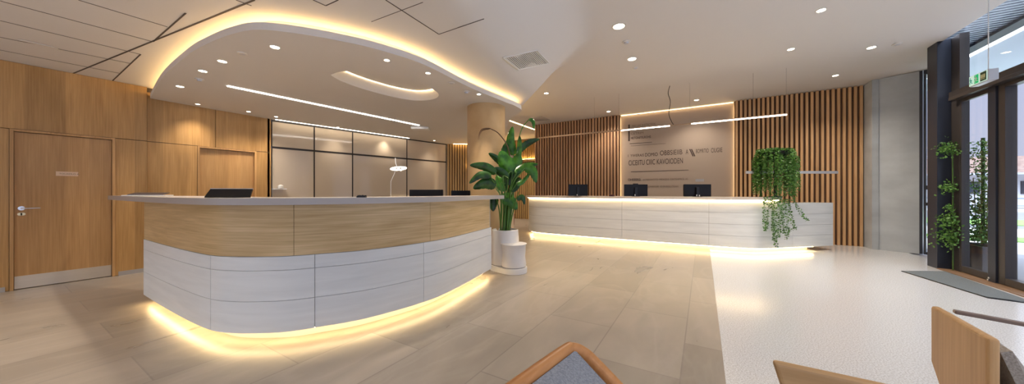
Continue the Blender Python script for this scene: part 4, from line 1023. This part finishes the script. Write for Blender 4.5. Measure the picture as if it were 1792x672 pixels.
c3 = empty('upholstered_chair', (.45, 1.5, 0), label='chair showing only the top of its tapered horizontal-grained oak back', cat='chair')
p3 = P(1352, 633, .70); e3 = P(1535, 673, .70); ax3 = V2(e3-p3).normalized()
ply_chair(c3, V2(p3), ax3, (-ax3.y, ax3.x), .46, .70, .45, .10, .03, M['plyh'], M['cloth2'], slant=.28)

# ------------------------------------------------------------------ entrance mat, exit sign
mt = empty('entrance_mat', (3.0, 7, 0), label='grey ribbed entrance mat with black edging lying before the glass doors', cat='door mat')
mp_ = [P(1577, 475, .01), P(1650, 475, .01), P(1675, 484, .01)]
poly = [V2(P(1577, 475, .0)), V2(P(1728, 522, .0)), V2((3.20, 6.02)), V2((3.25, 7.78))]
c_ = sum(poly, Vector((0, 0)))/4
q = MB(); q.prism(poly, .0005, .010); q.build('mat_edging', M['black'], mt)
q = MB(); q.prism([c_+(p-c_)*.965 for p in poly], .004, .0125); q.build('mat_surface', M['mat'], mt)
XE = 3.10
ex = empty('exit_sign', (XE+.04, 6.72, 2.7), label='green and white running-man exit sign box hanging from a thin rod', cat='exit sign')
q = MB(); q.box(XE, XE+.085, 6.56, 6.90, 2.665, 2.81); q.build('sign_body', M['alu'], ex, bevel=.008)
q = MB(); q.box(XE-.004, XE-.0005, 6.57, 6.89, 2.675, 2.80); q.build('sign_face', M['teal'], ex)
q = MB(); q.box(XE-.007, XE-.0041, 6.72, 6.79, 2.685, 2.795); q.build('green_panel', M['green'], ex)
q = MB(); q.box(XE-.007, XE-.0041, 6.585, 6.685, 2.685, 2.795); q.build('dark_panel', M['dgreen'], ex)
def flat_fig(y0, z0, s, m, nm, fl=1):
    q = MB(); X = XE-.0085
    def pt(a, b): return Vector((X, y0+a*s*fl, z0+b*s))
    for pa, pb, wd in (((0, .45), (.06, .72), .16), ((.06, .72), (.26, .62), .07), ((.04, .70), (-.16, .60), .07), ((-.16, .6), (-.2, .45), .06), ((0, .45), (.2, .30), .08), ((.2, .30), (.16, .05), .07), ((0, .45), (-.12, .22), .08), ((-.12, .22), (-.34, .2), .07)):
        a, b = pt(*pa), pt(*pb); q.bar(a, b, wd*s, .002, up=(1, 0, 0))
    c0 = pt(.10, .88); k = [(c0.x, c0.y+.09*s*math.cos(t), c0.z+.09*s*math.sin(t)) for t in [i*math.pi/6 for i in range(12)]]
    q.add(k, [tuple(range(12))]); q.build(nm, m, ex)
flat_fig(6.755, 2.69, .10, M['white'], 'running_figure')
q = MB(); 
for dy in (-.026, 0, .026): q.box(XE-.0085, XE-.0071, 6.635+dy-.010, 6.635+dy+.010, 2.72, 2.765)
q.box(XE-.0085, XE-.0071, 6.60, 6.67, 2.705, 2.713); q.build('pictogram', mat('pale_yellow_mark', (.6, .6, .35), .5), ex)
flat_fig(6.85, 2.685, .10, mat('teal_figure', (.05, .45, .40), .5), 'pale_panel_figure')
q = MB(); q.tube([(XE+.02, 6.60, 2.80), (XE+.02, 6.60, HIGH)], .005, 8); q.build('hanging_rod', M['white'], ex, smooth=True)

# ------------------------------------------------------------------ outside
q = MB(); q.box(3.62, 40, -10, 10.9, -.12, -.02); struct(q.build('ground', M['extgrey']))
for nm, y0, y1, m, dz in (('ground', 10.9, 13.4, 'extlight', 0), ('ground', 13.4, 14.8, 'grass', .02), ('ground', 14.8, 18.2, 'extlight', 0), ('road', 18.2, 20, 'road', 0), ('ground', 20, 23.9, 'grass', .02), ('road', 23.9, 34, 'road', 0), ('ground', 34, 70, 'extgrey', 0)):
    q = MB(); q.box(-15, 60, y0, y1, -.12, -.02+dz); struct(q.build(nm, M[m]))
bd = empty('building', (22, 44, 0), label='white rendered building with a tiled brown roof across the street', cat='building')
q = MB(); q.box(10, 40, 42, 54, 0, 2.7); q.build('wall', M['render'], bd)
q = MB(); q.add([(9, 41, 2.7), (41, 41, 2.7), (41, 55, 2.7), (9, 55, 2.7), (9, 42.2, 4.1), (41, 42.2, 4.1), (41, 55, 4.1), (9, 55, 4.1)], [(0, 3, 2, 1), (4, 5, 6, 7), (0, 1, 5, 4), (1, 2, 6, 5), (2, 3, 7, 6), (3, 0, 4, 7)]); q.build('roof', M['brick'], bd)
q = MB(); q.box(9, 41, 40.9, 41, 2.6, 2.75); q.build('gutter', M['soffit'], bd)
for x in (13, 17.2, 21.4, 25.6, 29.8):
    q = MB(); q.box(x, x+2.2, 41.9, 42, 1.1, 2.1); w_ = q.build('window', M['frame'], bd)
q = MB(); q.box(10, 40, 30, 30.06, .85, .92); q.box(10, 40, 30, 30.06, .45, .50)
for i in range(16): q.box(10+2*i, 10.06+2*i, 30, 30.06, -.02, .9)
tag(q.build('street_railing', M['rib']), 'thin metal railing along the far side of the street', 'railing')
# porch soffit above the entrance
sof = empty('porch_canopy', (5.5, 4, 3.9), label='outdoor porch canopy with corrugated underside seen above the glass doors', cat='canopy')
q = MB(); q.box(3.60, 7.8, -6, 13, 3.95, 4.1); q.build('soffit_board', M['soffit'], sof)
q = MB(); q.box(3.62, 4.14, -6, 13, 3.93, 3.949); q.build('corrugated_backing', M['soffitd'], sof)
q = MB()
for i in range(95): y = 3.0+i*.105; q.box(3.62, 4.14, y, y+.045, 3.905, 3.93)
q.build('corrugated_ribs', M['rib'], sof)
q = MB(); q.box(4.14, 4.34, -6, 13, 3.86, 3.949); q.build('grey_beam', M['soffitd'], sof)
q = MB(); q.box(4.36, 4.52, -6, 13, 3.91, 3.949); q.build('porch_light', mat('porch_light_panel', (1, 1, 1), .5, emit=(.90, .95, 1), estr=11.0), sof)
q = MB(); q.box(7.7, 7.85, -6, 13, 3.72, 4.15); q.build('fascia', M['rib'], sof)
for y in (-5.8, 12.8):
    q = MB(); q.box(7.6, 7.75, y-.08, y+.08, -.02, 3.95); q.build('post', M['frame'], sof)
# planter outside the doors
tr = empty('outdoor_trough', (3.86, 8.3, 0), label='dark grey trough planter standing outside the left glass door', cat='planter')
q = MB(); q.box(3.72, 4.04, 8.0, 8.56, -.018, .40); q.build('trough', M['planterg'], tr, bevel=.01)
q = MB(); q.box(3.74, 4.02, 8.02, 8.54, .40, .41); q.build('soil', M['soil'], tr)
bs = empty('outdoor_shrub', (3.87, 8.30, .412), label='bushy green shrub on a dark stake growing in the outdoor trough', cat='shrub')
q = MB(); q.tube([(3.87, 8.30, .412), (3.87, 8.30, 2.12)], .022, 8)
for k in range(9): a = rnd_dir(); a.z = abs(a.z); s_ = Vector((3.87, 8.28, .43)); q.tube([s_+Vector((random.uniform(-.08, .08), random.uniform(-.2, .2), 0)), s_+Vector((a.x*.14, a.y*.3, .3+.9*random.random()))], .006, 5)
q.build('trunk', M['leafd'], bs)
q = MB()
for k in range(3400):
    zz_ = .45+random.random()**1.3*1.62; dens = 1 if zz_ < 1.1 else .45
    if random.random() > dens: continue
    rr = .30*(1 if zz_ < 1.0 else .75)
    pp_ = Vector((3.86+random.gauss(0, .075), 8.28+max(-.3, min(.27, random.gauss(0, rr*.5))), zz_)); pp_.x = max(3.72, min(4.1, pp_.x))
    d1_ = rnd_dir(); leafquad(q, pp_, random.uniform(.012, .024), d1_, d1_.cross(rnd_dir()).normalized())
q.build('leaves', M['ivyb'], bs)
# climbing plant inside, against the frame
vx, vy = 3.40, 7.93
vn = empty('climbing_plant', (vx, vy, .012), label='slim climbing plant with leaf sprays growing up the dark door frame', cat='plant')
q = MB(); q.tube([(vx-.01, vy-.03, .013), (vx-.01, vy-.03, 1.0), (vx-.01, vy-.02, 1.95)], .006, 6); q.build('stem', M['stem'], vn, smooth=True)
for (zc_, sz, n_) in ((1.93, .13, 170), (1.32, .10, 110), (.80, .13, 170), (.55, .17, 240), (1.0, .06, 40)):
    q = MB()
    for k in range(n_):
        pp_ = Vector((vx-.06+random.gauss(0, sz*.45), vy-.05+random.gauss(0, sz*.4), zc_+random.gauss(0, sz*.5))); pp_.x = min(pp_.x, vx+.01)
        d1_ = rnd_dir(); leafquad(q, pp_, random.uniform(.014, .024), d1_, d1_.cross(rnd_dir()).normalized())
    q.tube([(vx-.01, vy-.03, zc_-.1), (vx-.07, vy-.06, zc_)], .004, 5)
    q.build('leaf_spray', M['ivyb'], vn)
for o in COL.objects:
    if '_at' in o: del o['_at']
